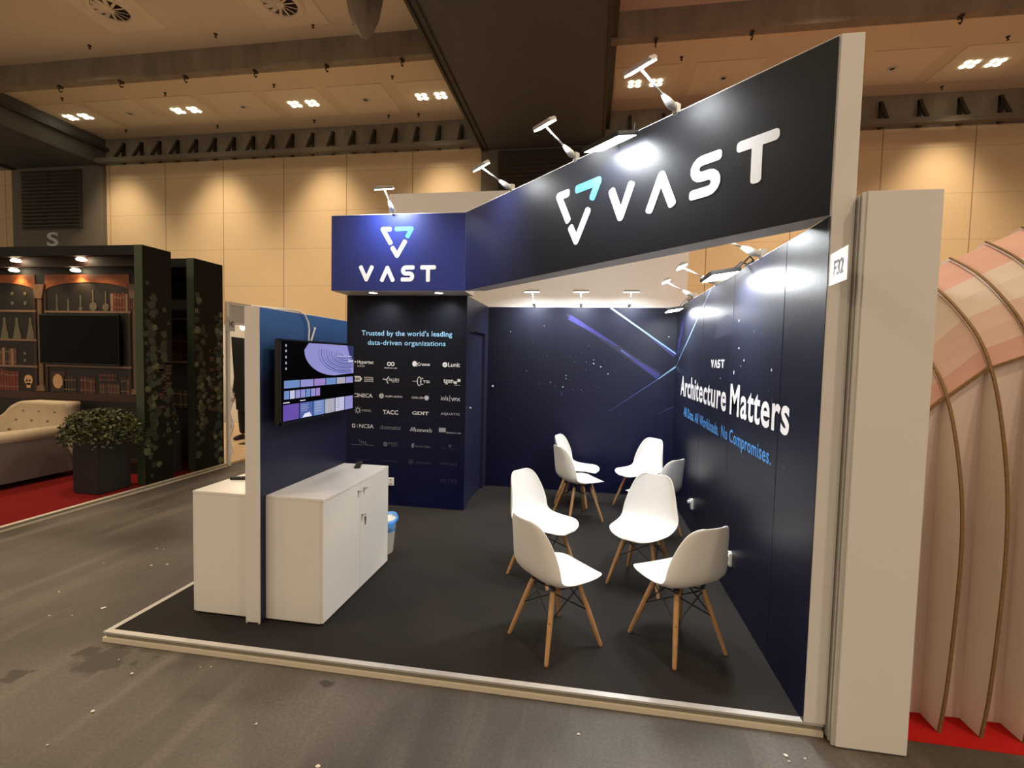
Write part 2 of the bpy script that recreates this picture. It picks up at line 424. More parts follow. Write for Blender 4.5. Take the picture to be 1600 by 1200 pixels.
# ceiling fittings
WARM = (1.0, .80, .55)
dl = [(-10.65, 8.70), (-7.43, 8.72), (-4.21, 8.77), (-.96, 8.80), (3.93, 8.84), (7.2, 8.86), (10.5, 8.91)]
dl_names = ['at the far left beside the dark beam', 'second from the left', 'third from the left', 'just left of the dark middle beam',
            'just right of the dark middle beam', 'hidden behind the booth header corner', 'at the far right of the ceiling']
for (x, y), nm in zip(dl, dl_names):
    t = thing('ceiling_light', (x, y, CZ), 'twin cluster ceiling light on a pale plate, ' + nm, 'ceiling light', 'twin ceiling lights along the back wall')
    MB().box(x - .66, x + .66, y - .62, y + .62, CZ - .012, CZ - .001).build('ceiling_plate', m_ceilpatch, t)
    for dx in (-.23, .23):
        c = MB()
        for ax, ay in ((-.075, -.075), (.075, -.075), (-.075, .075), (.075, .075)):
            c.cyl((x + dx + ax, y + ay, CZ - .026), (x + dx + ax, y + ay, CZ - .012), .054, n=12)
        c.build('lamp_cluster', m_hallamp, t)
    light('SPOT', 'wall_wash', (x, y, CZ - .08), 640, WARM, t, aim=(x, HY + .4, 3.0), size=.4, spot=math.radians(74), blend=1.0)
for (x, y), nm in zip([(-9.08, 8.71), (-5.82, 8.73), (-2.6, 8.78), (5.56, 8.84), (8.86, 8.89)],
                      ['left end of the ceiling', 'middle of the left bay', 'left bay beside the dark beam', 'right bay above the booth header', 'right bay beside the twin light']):
    t = thing('ceiling_spot', (x, y, CZ), 'single recessed spot in a pale ceiling plate, ' + nm, 'ceiling spot', 'single spots in the ceiling')
    MB().box(x - .66, x + .66, y - .62, y + .62, CZ - .012, CZ - .001).build('ceiling_plate', m_ceilpatch, t)
    q = MB().lathe([(.05, -.012), (.09, -.03), (.07, -.035), (.05, -.02)], (x, y, CZ), 14, False); q.build('spot_ring', m_greys[1], t)
    MB().cyl((x, y, CZ - .02), (x, y, CZ - .012), .05, n=12).build('spot_lens', m_dots, t)
for (u, v, nm) in [(172, 12, 'left of the ceiling'), (437, 3, 'near the hanging loudspeaker')]:
    p = at(u, v, 2, CZ)
    t = thing('air_diffuser', (p.x, p.y, CZ), 'round swirl air diffuser in a square ceiling plate, ' + nm, 'air diffuser')
    MB().box(p.x - .6, p.x + .6, p.y - .6, p.y + .6, CZ - .015, CZ - .001).build('ceiling_plate', m_ceilpatch, t)
    MB().lathe([(.42, -.015), (.40, -.05), (.3, -.055), (.29, -.03)], (p.x, p.y, CZ), 28, False).build('outer_ring', m_ceilpatch, t, smooth=True)
    MB().cyl((p.x, p.y, CZ - .03), (p.x, p.y, CZ - .016), .29, n=24).build('duct_opening', m_dots, t)
    vn = MB()
    for k in range(12):
        a = 2 * PI * k / 12; c = Vector((math.cos(a), math.sin(a), 0)); 
        vn.obox((p.x + c.x * .17, p.y + c.y * .17, CZ - .045), (c, (-c.y, c.x, .5), (0, 0, 1)), (.11, .03, .004))
    vn.cyl((p.x, p.y, CZ - .05), (p.x, p.y, CZ - .03), .07, n=14)
    vn.build('swirl_vanes', m_ceilpatch, t)
for (u, v) in [(140, 71), (337, 53), (489, 38), (553, 33), (97, 153), (258, 145), (428, 132), (613, 119), (197, 203), (340, 196), (491, 188), (607, 180), (654, 178), (1065, 89), (1575, 57), (1472, 135)]:
    p = at(u, v, 2, CZ)
    t = MB().lathe([(.035, 0), (.03, -.015), (.013, -.022), (.012, -.055), (.024, -.058), (.024, -.066)], (p.x, p.y, CZ), 8)
    tag(t.build('ceiling_sprinkler', m_dots), 'small dark sprinkler head on the beige ceiling', 'sprinkler', 'sprinkler heads on the ceiling')
# hanging horn loudspeaker at the frame's top edge
p = at(570, 4, 2, 7.45)
t = thing('hanging_speaker', p, 'brown cone shaped loudspeaker hanging from the ceiling beside the dark beam', 'loudspeaker')
MB().lathe([(.05, -.55), (.16, -.4), (.27, -.15), (.33, .12), (.30, .25), (.1, .32)], p, 6).build('horn', m_concrete, t)
MB().cyl(p + Vector((0, 0, .3)), (p.x, p.y, CZ), .02).build('hanger_rod', m_dots, t)

# general hall light: added rows of unseen ceiling spots and a warm ambient fill
for x in (-12, -7.4, -3.0, 6.5, 11.5):
    for y in (5.4, 2.0, -2.6, -8.0):
        light('SPOT', 'hall_fill_spot', (x, y, CZ - .06), 680, (1.0, .785, .54), None, aim=(x, y, 0), size=.25, spot=math.radians(150), blend=.6)
w = bpy.data.worlds.new('hall_air'); SC.world = w; w.use_nodes = True
w.node_tree.nodes['Background'].inputs[0].default_value = (1.0, .79, .57, 1); w.node_tree.nodes['Background'].inputs[1].default_value = .6

# ================================================================== BOOTH
HP = .062; W = 4.0; D = 3.97; HW = 2.5; HC = 3.312
# platform
t = thing('booth_platform', (2, 2, 0), 'low black carpeted booth platform with an aluminium edge on the hall floor', 'platform')
MB().box(.034, W + .1, .034, D + .1, .003, HP - .0005).build('carpet', m_carpet, t)
e = MB()
for axis, ln in (('y', W + .09), ('x', D + .1)):
    for (o0, o1, z0, z1, mi) in ((0, .036, HP - .010, HP + .001, 0), (.010, .03, .026, HP - .010, 1), (-.004, .03, 0, .026, 2)):
        e.cur = mi
        if axis == 'y': e.box(o0, ln, o0, o1, z0, z1)
        else: e.box(o0, o1, o1 + .0005, ln, z0, z1)
e.build('edge_profile', [m_alu, m_alu_dark, m_cream], t)

# back wall
FB = Frame((0, D - .003, 0), (1, 0, 0), (0, 0, 1), (0, -1, 0))
t = thing('booth_back_wall', (2.77, D, HP), 'dark navy back wall of the booth with printed light streaks and stars', 'booth wall')
MB().box(1.543, W, D, D + .07, HP, HW).build('wall_panel', m_white, t)
MB().box(1.544, W, D - .003, D, HP, HW - .004).build('printed_graphic', m_navy_back, t)
def streak(mb, F, p, q, w0, w1, h=.002):
    p = Vector(p); q = Vector(q); d = (q - p).normalized(); n = Vector((-d.y, d.x))
    mb.poly([F.p(*(p + n * w0 / 2), h), F.p(*(p - n * w0 / 2), h), F.p(*(q - n * w1 / 2), h), F.p(*(q + n * w1 / 2), h)])
k = MB()
k.cur = 2; streak(k, FB, (2.60, 2.40), (3.79, 1.63), .03, .09, .0010)
k.cur = 1; streak(k, FB, (2.63, 2.37), (3.27, 2.0), .07, .015, .0014); streak(k, FB, (3.312, 1.946), (3.79, 1.617), .01, .07, .0014); streak(k, FB, (3.62, 2.17), (3.99, 1.90), .02, .07, .0014)
k.cur = 0; streak(k, FB, (3.16, HW - .006), (3.993, 1.915), .022, .012); streak(k, FB, (3.995, 1.75), (3.791, 1.59), .018, .010)
k.cur = 3; streak(k, FB, (3.791, 1.59), (3.18, 1.145), .010, .003); streak(k, FB, (3.31, 1.95), (3.43, 1.865), .02, .006); streak(k, FB, (3.995, 1.24), (3.80, 1.14), .006, .003)
k.build('light_streaks', [mat('steel_blue_ink', lin(126, 166, 200), .5, var=.1), m_ink_violet, m_ink_haze, mat('dim_blue_ink', lin(64, 84, 140), .5, var=.1)], t, fix=False)
k = MB()
for (x, z) in [(1.856, 2.168), (2.895, 2.0), (2.87, 1.787), (3.058, 1.728), (2.609, 1.6), (2.61, 1.558), (2.572, 1.449), (2.405, 1.504), (2.079, 1.649), (2.305, 2.25), (2.714, 1.783), (2.562, 1.359), (2.963, 1.814), (2.964, 1.767), (3.153, 1.637), (2.819, 1.415), (2.47, 1.458), (3.9, 2.13)]:
    k.cur = 0 if R_.random() < .45 else 1
    disc(k, FB, x, z, R_.uniform(.006, .0095), n=8, h0=.002, h1=.002)
k.cur = 1
for i in range(26):
    disc(k, FB, R_.gauss(2.75, .45), R_.gauss(1.62, .25), R_.uniform(.003, .0055), n=6, h0=.002, h1=.002)
k.build('star_pattern', [m_star, m_stardim], t, fix=False)
MB().cyl((1.625, D - .003, 1.43), (1.625, D - .03, 1.43), .013, .010).build('wall_knob', m_socket, t)

# right-hand wall
FR_ = Frame((W - .003, 0, 0), (0, -1, 0), (0, 0, 1), (-1, 0, 0))     # first coordinate is -y
t = thing('booth_side_wall', (W, 2, HP), 'dark side wall of the booth reading Architecture Matters, with white end post', 'booth wall')
MB().box(W, W + .1, .1, D + .07, HP, HW).build('wall_panel', m_white, t)
MB().box(W, W + .1, -.001, .1, HP, HC).build('end_post', m_white, t, bevel=.003)
pr = MB().box(W - .003, W, .003, D - .004, HP, HW - .004); 
pr.build('printed_graphic', m_navy_side, t)
k = MB()
for sh, x0, x1 in (('V', 2.122, 2.034), ('A', 2.012, 1.922), ('S', 1.90, 1.815), ('T', 1.79, 1.69)):
    a, b_ = -x0, -x1; z0, z1 = 1.762, 1.84; mx = (a + b_) / 2; w_ = .0165
    if sh == 'V': stroke(k, FR_, [(a + .01, z1 - .01), (mx, z0 + .012), (b_ - .01, z1 - .01)], w_)
    if sh == 'A': stroke(k, FR_, [(a + .01, z0 + .01), (mx, z1 - .012), (b_ - .01, z0 + .01)], w_)
    if sh == 'T': stroke(k, FR_, [(a + .01, z1 - .011), (b_ - .01, z1 - .011)], w_); stroke(k, FR_, [(mx, z1 - .012), (mx, z0 + .01)], w_)
    if sh == 'S':
        r = (z1 - z0 - .022) / 4
        stroke(k, FR_, [(b_ - .008, z1 - .011)] + [(a + .012 + r + px, z1 - .011 - r + py) for px, py in arc(0, 0, r, PI / 2, 3 * PI / 2, 6)] + [(b_ - .012 - r + px, z0 + .011 + r + py) for px, py in arc(0, 0, r, PI / 2, -PI / 2, 6)] + [(a + .008, z0 + .011)], w_)
k.build('printed_wordmark', m_ink_white, t)
k = MB(); text(k, FR_, 'Architecture', -3.549, -1.585, 1.417, 1.650, .021, 1.08); text(k, FR_, 'Matters', -1.478, -.342, 1.412, 1.650, .021, 1.08)
k.build('heading_lettering', m_ink_white, t, fix=False)
k = MB(); text(k, FR_, 'All Data. All Workloads.', -3.292, -1.775, 1.197, 1.300, .014, 1.06); text(k, FR_, 'No Compromises.', -1.69, -.578, 1.173, 1.303, .014, 1.06)
k.build('subheading_lettering', m_ink_blue, t, fix=False)
k = MB()
k.cur = 0; streak(k, FR_, (-2.245, HW - .01), (-3.95, 1.745), .018, .010)
k.cur = 1; streak(k, FR_, (-3.15, 1.747), (-3.33, 1.665), .01, .02, .0014); streak(k, FR_, (-3.55, 2.3), (-3.85, 1.95), .09, .14, .0010)
k.cur = 2; k.poly([FR_.p(x, z, .0008) for x, z in arc(-1.7, 1.98, .34, PI * .95, PI * .1, 10, .22)])
k.build('light_streaks', [mat('steel_blue_ink', lin(116, 150, 186), .5, var=.1), m_ink_violet, m_ink_haze], t, fix=False)
k = MB()
for (u, v, r) in [(1147, 582, .016), (1155, 501, .011), (1155, 544, .009), (1099, 545, .008), (1163, 563, .009), (1158, 572, .008), (1206, 578, .010), (1126, 591, .009), (1179, 518, .007), (1191, 520, .007), (1201, 611, .006), (1207, 626, .006), (1155, 670, .006), (1161, 714, .008), (1225, 731, .008), (1130, 647, .006)]:
    p = at(u, v, 0, W - .003); k.cur = 0 if r > .0085 else 1
    disc(k, FR_, -p.y, p.z, r, n=8, h0=.002, h1=.002)
k.build('star_pattern', [m_star, m_stardim], t, fix=False)
k = MB(); k.box(W - .0045, W - .0028, 1.497, 1.5, HP, HW - .005); k.box(W - .0045, W - .0028, .50, .503, HP, HW - .005); k.box(W - .0045, W - .0028, 2.497, 2.5, HP, HW - .005)
k.build('panel_seam', mat('seam_print', lin(38, 40, 54), .4, var=.05), t)

# sign F32
t = thing('stand_sign', (W + .02, -.1, 2.17), 'white stand number sign F32 sticking out from the white end post', 'sign')
d = Vector((-.10, -1, 0)).normalized(); nn = Vector((-d.y, d.x, 0)) * -1
if nn.x > 0: nn = -nn
FS = Frame((W + .002, -.003, 2.172), d, (0, 0, 1), nn)
k = MB(); k.prism([FS.p(0, 0), FS.p(.205, 0), FS.p(.205, .145), FS.p(0, .145)], -FS.n * .003); k.build('sign_board', m_socket, t)
k = MB(); text(k, FS, 'F32', .055, .165, .035, .105, .02, h=.0015); k.build('lettering', mat('grey_ink', lin(92, 92, 92), .6, var=.05), t, fix=False)
# storage closet
t = thing('storage_closet', (.82, 3.4, HP), 'navy storage cabin with Trusted by heading and printed client logos', 'storage room')
MB().box(.106, 1.54, 2.831, 2.9, HP, HW - .002).build('front_wall', m_white, t)
MB().box(.106, .176, 2.9, D, HP, HW - .002).build('side_wall', m_white, t)
MB().box(.106, 1.543, 2.828, 2.831, HP, HW - .004).build('printed_graphic', m_navy_closet, t)
s = MB(); s.box(1.473, 1.543, 2.831, 2.99, HP, HW - .002); s.box(1.473, 1.543, 3.80, D - .003, HP, HW - .002); s.box(1.473, 1.543, 2.99, 3.80, 2.12, HW - .002)
s.build('door_wall', m_navy_door, t)
dr = MB().box(1.475, 1.505, 2.992, 3.798, HP + .004, 2.118).build('door', m_navy_door, t)
q = MB().cyl((1.505, 3.06, 1.21), (1.545, 3.06, 1.21), .012); q.cyl((1.545, 3.06, 1.21), (1.56, 3.06, 1.21), .02, .017); q.build('door_knob', m_steel, dr, smooth=False)
MB().box(1.505, 1.5445, 3.0, 3.17, 2.108, 2.119).build('door_closer', m_steel, t)
FC = Frame((0, 2.828, 0), (1, 0, 0), (0, 0, 1), (0, -1, 0))
k = MB(); text(k, FC, "Trusted by the world's leading", .289, 1.376, 2.018, 2.085 + .012, .010, 1.03); text(k, FC, 'data-driven organizations', .366, 1.30, 1.912, 1.985, .010, 1.03)
k.build('heading_lettering', m_ink_pale, t, fix=False)
def logo(row, fn):
    k = MB(); fn(k); k.build('printed_logo', m_greys[row], t, fix=False)
def T(k, s, x0, x1, z0, z1, b=.012, sp=1.0): text(k, FC, s, x0, x1, z0, z1, b, sp)
def lg_hyper(k):
    pane(k, FC, [(.20, 1.745), (.225, 1.727), (.20, 1.709), (.193, 1.715), (.207, 1.727), (.193, 1.739)], .001, .001); T(k, 'Hypertec', .238, .440, 1.695, 1.748, .012); T(k, 'CLOUD', .238, .330, 1.672, 1.688, .0)
logo(0, lg_hyper)
def lg_oo(k):
    ring(k, FC, .628, 1.713, .024, .010); ring(k, FC, .672, 1.713, .024, .010); T(k, 'PERPETUAL LABS', .573, .727, 1.660, 1.672, .02)
logo(0, lg_oo)
def lg_crus(k):
    disc(k, FC, .937, 1.722, .029, n=8, ry=.033, h0=.001, h1=.001); disc(k, FC, .965, 1.696, .006, n=6, h0=.001, h1=.001); T(k, 'Crusoe', .970, 1.119, 1.702, 1.738, .012)
logo(0, lg_crus)
def lg_lunit(k):
    ring(k, FC, 1.297, 1.72, .029, .022); T(k, 'Lunit', 1.335, 1.472, 1.697, 1.748, .012)
logo(0, lg_lunit)
def lg_nih(k):
    pane(k, FC, [(.196, 1.498), (.275, 1.498), (.300, 1.530), (.275, 1.562), (.196, 1.562)], .001, .001)
    for i, s_ in enumerate(('NATIONAL', 'CANCER', 'INSTITUTE')): T(k, s_, .325, .44, 1.541 - .022 * i, 1.556 - .022 * i, .02)
logo(1, lg_nih)
k = MB(); text(k, FC, 'NIH', .205, .268, 1.512, 1.548, .02, h=.003); k.build('printed_logo', m_navy_closet, t, fix=False)
def lg_allen(k):
    for a in (0, 2.1, 4.2): stroke(k, FC, [(.60, 1.53), (.60 + .038 * math.cos(a + .9), 1.53 + .038 * math.sin(a + .9))], .012); 
    for a in (0, 2.1, 4.2): disc(k, FC, .60 + .04 * math.cos(a + .9), 1.53 + .04 * math.sin(a + .9), .008, n=8)
    T(k, 'ALLEN', .625, .751, 1.517, 1.548, .012); T(k, 'INSTITUTE', .665, .751, 1.500, 1.510, .0)
logo(1, lg_allen)
def lg_tsi(k):
    ring(k, FC, .995, 1.523, .026, .008, ry=.054); ring(k, FC, 1.03, 1.523, .024, .007, ry=.040, a0=.8, a1=5.4); rect(k, FC, .912, .985, 1.520, 1.525, .001, .001); T(k, 'TSI', 1.04, 1.117, 1.505, 1.535, .012)
logo(1, lg_tsi)
def lg_tgen(k):
    T(k, 'tgen', 1.282, 1.40, 1.497, 1.560, .012); rect(k, FC, 1.405, 1.44, 1.505, 1.535, .001, .001); rect(k, FC, 1.445, 1.48, 1.53, 1.562, .001, .001); T(k, 'HEALTH', 1.41, 1.475, 1.486, 1.496, .0)
logo(1, lg_tgen)
def lg_cineca(k): T(k, 'CINECA', .191, .431, 1.315, 1.360, .02)
logo(2, lg_cineca)
def lg_aleph(k):
    for a in range(8): stroke(k, FC, [(.54 + .012 * math.cos(a * PI / 4), 1.34 + .012 * math.sin(a * PI / 4)), (.54 + .028 * math.cos(a * PI / 4 + .3), 1.34 + .028 * math.sin(a * PI / 4 + .3))], .010)
    T(k, 'ALEPH ALPHA', .584, .797, 1.327, 1.348, .012)
logo(2, lg_aleph)
def lg_cudl(k):
    T(k, 'CUDL-CIDI', .906, 1.05, 1.322, 1.346, .02); disc(k, FC, 1.086, 1.335, .03, n=6)
logo(3, lg_cudl)
def lg_iola(k):
    T(k, 'iola', 1.256, 1.345, 1.315, 1.368, -.004); rect(k, FC, 1.358, 1.363, 1.302, 1.375, .001, .001); T(k, 'VFX', 1.376, 1.483, 1.310, 1.348, .012)
logo(2, lg_iola)
def lg_nrel(k):
    ring(k, FC, .25, 1.163, .026, .010)
    for a in range(8): stroke(k, FC, [(.25 + .028 * math.cos(a * PI / 4), 1.163 + .028 * math.sin(a * PI / 4)), (.25 + .040 * math.cos(a * PI / 4), 1.163 + .040 * math.sin(a * PI / 4))], .010)
    T(k, 'NREL', .305, .42, 1.148, 1.176, .01)
logo(4, lg_nrel)
def lg_tacc(k): T(k, 'TACC', .559, .746, 1.128, 1.178, .018)
logo(2, lg_tacc)
def lg_gdit(k): T(k, 'GDIT', .915, 1.115, 1.137, 1.176, .02, .95)
logo(2, lg_gdit)
def lg_aqua(k): T(k, 'AQUATIC', 1.257, 1.482, 1.144, 1.176, .008, 1.2)
logo(3, lg_aqua)
def lg_ncsa(k):
    T(k, 'NCSA', .268, .446, .955, 1.003, .01)
    for x in (.178, .206): rect(k, FC, x, x + .010, .957, 1.0, .001, .001)
    rect(k, FC, .178, .216, .992, 1.0, .0011, .0011); rect(k, FC, .178, .216, .957, .965, .0011, .0011); rect(k, FC, .24, .243, .957, 1.0, .001, .001)
logo(3, lg_ncsa)
def lg_law(k):
    for a in ((.53, .956, .533, .985), (.53, .958, .556, .962), (.553, .956, .556, .985)): rect(k, FC, a[0], a[2], a[1], a[3], .001, .001)
    rect(k, FC, .545, .555, .985, .993, .001, .001); T(k, 'LAWRENCE LIVERMORE', .565, .779, .972, .984, .0); T(k, 'NATIONAL LABORATORY', .565, .775, .953, .965, .0)
logo(4, lg_law)
def lg_see(k):
    T(k, 'seeweb', .945, 1.155, .941, .988, -.003)
    for i in range(3): stroke(k, FC, [(.893 + .018 * i, .948), (.915 + .018 * i, .99)], .006)
logo(3, lg_see)
def lg_berk(k):
    rect(k, FC, 1.237, 1.318, .950, 1.0, .001, .001); T(k, 'BERKELEY LAB', 1.325, 1.495, .939, .955, .02)
logo(4, lg_berk)
def lg_r6a(k):
    for i, c in enumerate('TACS'): T(k, c, .262 + .026 * i, .282 + .026 * i, .785 - .008 * i, .815 - .008 * i, .02)
    T(k, 'University of Buffalo', .175, .455, .745, .765, .0)
logo(5, lg_r6a)
def lg_r6b(k):
    ring(k, FC, .593, .778, .026, .010); disc(k, FC, .593, .778, .011, n=8); T(k, 'KACST', .63, .745, .778, .803, -.002); T(k, 'RESEARCH', .665, .745, .757, .766, -.004)
logo(5, lg_r6b)
def lg_r6c(k):
    disc(k, FC, .927, .777, .018, n=6, ry=.028); rect(k, FC, .930, .943, .76, .81, .001, .001); T(k, 'Genesis Cloud', .957, 1.133, .762, .787, .0)
logo(5, lg_r6c)
def lg_r6d(k):
    disc(k, FC, 1.37, .797, .018, n=8); pane(k, FC, [(1.352, .797), (1.388, .797), (1.37, .770)], .0011, .0011); T(k, 'Harvard University', 1.283, 1.461, .755, .768, -.004)
logo(6, lg_r6d)
def lg_r7(k):
    T(k, 'ZOPHILOX', .228, .399, .567, .590, -.002)
logo(7, lg_r7)
def lg_r7b(k): T(k, 'SAMSUNG', .563, .747, .567, .592, .0)
logo(7, lg_r7b)
def lg_r7c(k):
    ring(k, FC, .908, .587, .03, .006); disc(k, FC, .908, .587, .014, n=8); T(k, 'Speakeasy', .965, 1.148, .566, .60, -.004)
logo(6, lg_r7c)
def lg_r7d(k): T(k, 'mercury', 1.262, 1.464, .562, .60, -.004)
logo(6, lg_r7d)
def lg_r8(k): T(k, 'MITRE', 1.269, 1.468, .366, .412, -.004)
logo(7, lg_r8)

# small front header
SF = 2.482
HB = thing('booth_header', (.85, SF, HW), 'small royal blue header box above the storage cabin with VAST logo', 'header')
MB().box(.106, 1.60, SF + .003, 2.9, HW, HC).build('header_box', m_white, HB)
MB().box(.103, 1.60, SF, SF + .003, HW + .002, HC - .006).build('printed_graphic', m_navy_small, HB)
FH = Frame((0, SF, 0), (1, 0, 0), (0, 0, 1), (0, -1, 0))
def vast_logo(F, P, w, parent):
    a = MB(); stroke(a, F, P['lb'], w); stroke(a, F, P['ck'], w)
    a.build('logo_mark', m_ink_white, parent)
    a = MB(); stroke(a, F, P['cy'], w); a.build('logo_mark', m_ink_cyan, parent)
def vast_letters(F, x, z0, z1, w, parent):
    """x = list of (left, right) limits of the letters V A S T"""
    h = w / 2; r = (z1 - z0 - w) / 4
    for c, (a, b_) in zip('VAST', x):
        k = MB(); m_ = (a + b_) / 2
        if c == 'V': stroke(k, F, [(a + h, z1 - h * .6), (m_, z0 + h * 1.1), (b_ - h, z1 - h * .6)], w)
        if c == 'A': stroke(k, F, [(a + h, z0 + h * .6), (m_, z1 - h * 1.1), (b_ - h, z0 + h * .6)], w)
        if c == 'S':
            stroke(k, F, [(b_ - h * .6, z1 - h)] + [(a + h + r + px, z1 - h - r + py) for px, py in arc(0, 0, r, PI / 2, 3 * PI / 2, 7)]
                   + [(b_ - h - r + px, z0 + h + r + py) for px, py in arc(0, 0, r, PI / 2, -PI / 2, 7)] + [(a + h * .6, z0 + h)], w)
        if c == 'T': stroke(k, F, [(a + h * .5, z1 - h), (b_ - h * .5, z1 - h)], w); stroke(k, F, [(m_, z1 - w * .95), (m_, z0 + h * .5)], w, .0006, .0024)
        k.build('letter', m_ink_white, parent)
vast_logo(FH, dict(lb=[(.774, 3.151), (.693, 3.151), (.781, 3.004)], cy=[(.844, 3.151), (1.014, 3.151), (.970, 3.072)], ck=[(.803, 2.955), (.855, 2.872), (.943, 3.020)]), .046, HB)
vast_letters(FH, [(.423, .595), (.664, .832), (.902, 1.050), (1.120, 1.283)], 2.598, 2.768, .044, HB)
for (x, nm) in ((.557, 'left'), (1.301, 'right')):
    t = thing('recessed_downlight', (x, SF + .07, HW), 'small round downlight under the blue header, the %s one of the two' % nm, 'downlight', 'downlights under the blue header')
    MB().lathe([(.062, 0), (.062, -.006), (.045, -.014), (.043, -.004)], (x, SF + .07, HW), 20, False).build('trim_ring', m_lampbody, t, smooth=True)
    MB().cyl((x, SF + .07, HW - .013), (x, SF + .07, HW - .002), .044, n=20).build('lens', m_lens, t)
    light('SPOT', 'downlight_lamp', (x, SF + .075, HW - .022), 18, (.93, .96, 1), t, aim=(x, SF + .26, 1.9), size=.03, spot=math.radians(130), blend=.9)

# diagonal header
P1 = Vector((1.60, SF, 0)); P2 = Vector((W - .004, .0041, 0)); TD = (P2 - P1).normalized(); LN = (P2 - P1).length; ND = Vector((TD.y, -TD.x, 0)); TH = .16
FD = Frame(P1, TD, (0, 0, 1), ND)
t = thing('diagonal_header', (2.8, 1.24, HW), 'long dark header running diagonally across the booth front with VAST logo', 'header')
c = MB(); inn = -ND * TH
c.prism([P1 + inn * .02 + Vector((0, 0, HW)), P2 + inn * .02 + Vector((0, 0, HW)), P2 + Vector((0, TH / .695 * 1.0, HW)), P1 + Vector((TH / .719, 0, HW)) + Vector((-.0, 0.0, 0))], (0, 0, HC - HW))
c.build('header_box', m_white, t)
c = MB(); c.prism([FD.p(.003, HW + .002, 0), FD.p(LN - .004, HW + .002, 0), FD.p(LN - .004, HC - .006, 0), FD.p(.003, HC - .006, 0)], -ND * .003)
c.build('printed_graphic', m_navy_fascia, t)
vast_logo(FD, dict(lb=[(1.595, 3.085), (1.49, 3.085), (1.607, 2.877)], cy=[(1.703, 3.085), (1.924, 3.085), (1.868, 2.985)], ck=[(1.641, 2.812), (1.706, 2.704), (1.824, 2.900)]), .060, t)
vast_letters(FD, [(2.030, 2.262), (2.362, 2.592), (2.686, 2.880), (2.975, 3.190)], 2.752, 2.992, .058, t)

# lamps on arms
COOL = (.93, .97, 1.0)
def arm_lamp(base, nrm, out, up, aimz, label, group, power=20, bend=None, turn=0):
    base = Vector(base); n = Vector(nrm).normalized(); z = Vector((0, 0, 1)); sx = n.cross(z)
    t = thing('arm_spotlight', base, label, 'spotlight', group)
    cl = MB(); cl.obox(base + n * .012 + z * .02, (n, sx, z), (.022, .016, .032))
    cl.obox(base - n * .01 - z * .012, (n, sx, z), (.035, .016, .006)); cl.build('clamp', m_lampbody, t, bevel=.004)
    tip = base + n * out + z * up; d = (tip - base).normalized()
    kn = MB(); kn.tube([base + d * .035, base + d * .07, base + d * .11, base + d * .16], [.014, .026, .022, .010], 10); kn.build('transformer_cap', m_clamp, t, smooth=True)
    pts = [base + d * .12, tip] if bend is None else [base + d * .12, base + bend, tip]
    MB().tube(pts, .0065, 8).build('arm', m_lampbody, t, smooth=True)
    aim = base - z * aimz; f = (aim - tip).normalized(); hu = sx; hv = f.cross(hu).normalized()
    h = MB(); h.obox(tip - f * .012, (hu, hv, f), (.10, .038, .015)); hd = h.build('lamp_head', m_lampbody, t, bevel=.008)
    l = MB(); l.obox(tip + f * .0025, (hu, hv, f), (.092, .031, .004)); l.build('lens', m_lens, t)
    light('AREA', 'spotlight_beam', tip + f * .008, power, COOL, t, aim=aim, size=.15, size_y=.045, spread=math.radians(150))
for i, (s_, nm) in enumerate(((.825, 'furthest from the post'), (1.67, 'middle'), (2.563, 'nearest the white post'))):
    arm_lamp(FD.p(s_, HC + .002, -.02), ND, (.338, .32, .348)[i], (.125, .165, .141)[i], .42,
             'silver arm spotlight clipped on top of the diagonal header, the one ' + nm, 'arm spotlights on the diagonal header', 6.5)
arm_lamp((.811, SF + .01, HC + .002), (0, -1, 0), .25, .175, .4, 'silver arm spotlight standing on the small blue header', None, 15)
for i, (x, nm) in enumerate(((2.165, 'leftmost'), (2.78, 'middle'), (3.393, 'rightmost'))):
    arm_lamp((x, D + .02, HW + .002), (0, -1, 0), .30, .16, .75, 'silver arm spotlight on top of the navy back wall, the %s of three' % nm, 'arm spotlights on the back wall', 13)
for i, (y, o_, u_, nm) in enumerate(((.937, .30, .14, 'nearest the header'), (2.074, .321, .153, 'in the middle'), (3.002, .318, .171, 'nearest the back corner'))):
    arm_lamp((W + .02, y, HW + .002), (-1, 0, 0), o_, u_, .7, 'silver arm spotlight on top of the lettered side wall, the one ' + nm, 'arm spotlights on the side wall', 13)
def flood(base, nrm, label, group, power, wd=.15, dp=.10, tilt=.38, out=.16, dz=.0, roll=0.0):
    base = Vector(base); n = Vector(nrm).normalized(); z = Vector((0, 0, 1)); sx = n.cross(z)
    t = thing('flood_light', base, label, 'floodlight', group)
    c = base + n * out + z * dz; sx0 = sx; sx = (sx + z * roll).normalized()
    f = (-z - n * tilt).normalized(); hv = f.cross(sx).normalized()
    h = MB(); h.obox(c, (sx, hv, f), (wd, dp, .014)); h.build('housing', m_black, t, bevel=.005)
    l = MB(); l.obox(c + f * .0155, (sx, hv, f), (wd - .015, dp - .015, .002)); l.build('lens', m_flood, t)
    b = MB()
    for sg in (-1, 1): b.tube([base + sx0 * .06 * sg - n * .02 + z * .012, base + sx0 * .10 * sg + z * .04 + n * .02, c + sx * (wd - .02) * sg - n * (dp * .6)], .006, 6)
    b.obox(base - n * .02 + z * .007, (sx0, n, z), (.08, .025, .006)); b.build('bracket', m_black, t)
    light('AREA', 'flood_beam', c + f * .024, power, COOL, t, aim=c + f, size=wd * 1.7, size_y=dp * 1.7)
flood(FD.p(2.16, HC + .003, 0), ND, 'bright square floodlight on top of the diagonal header', None, 17, .165, .10, .32, .145, -.075)
flood((W, 1.20, HW + .003), (-1, 0, 0), 'bright floodlight on the lettered side wall, the larger one near the front', 'floodlights on the side wall', 21, .17, .10, .15, .19, -.07)
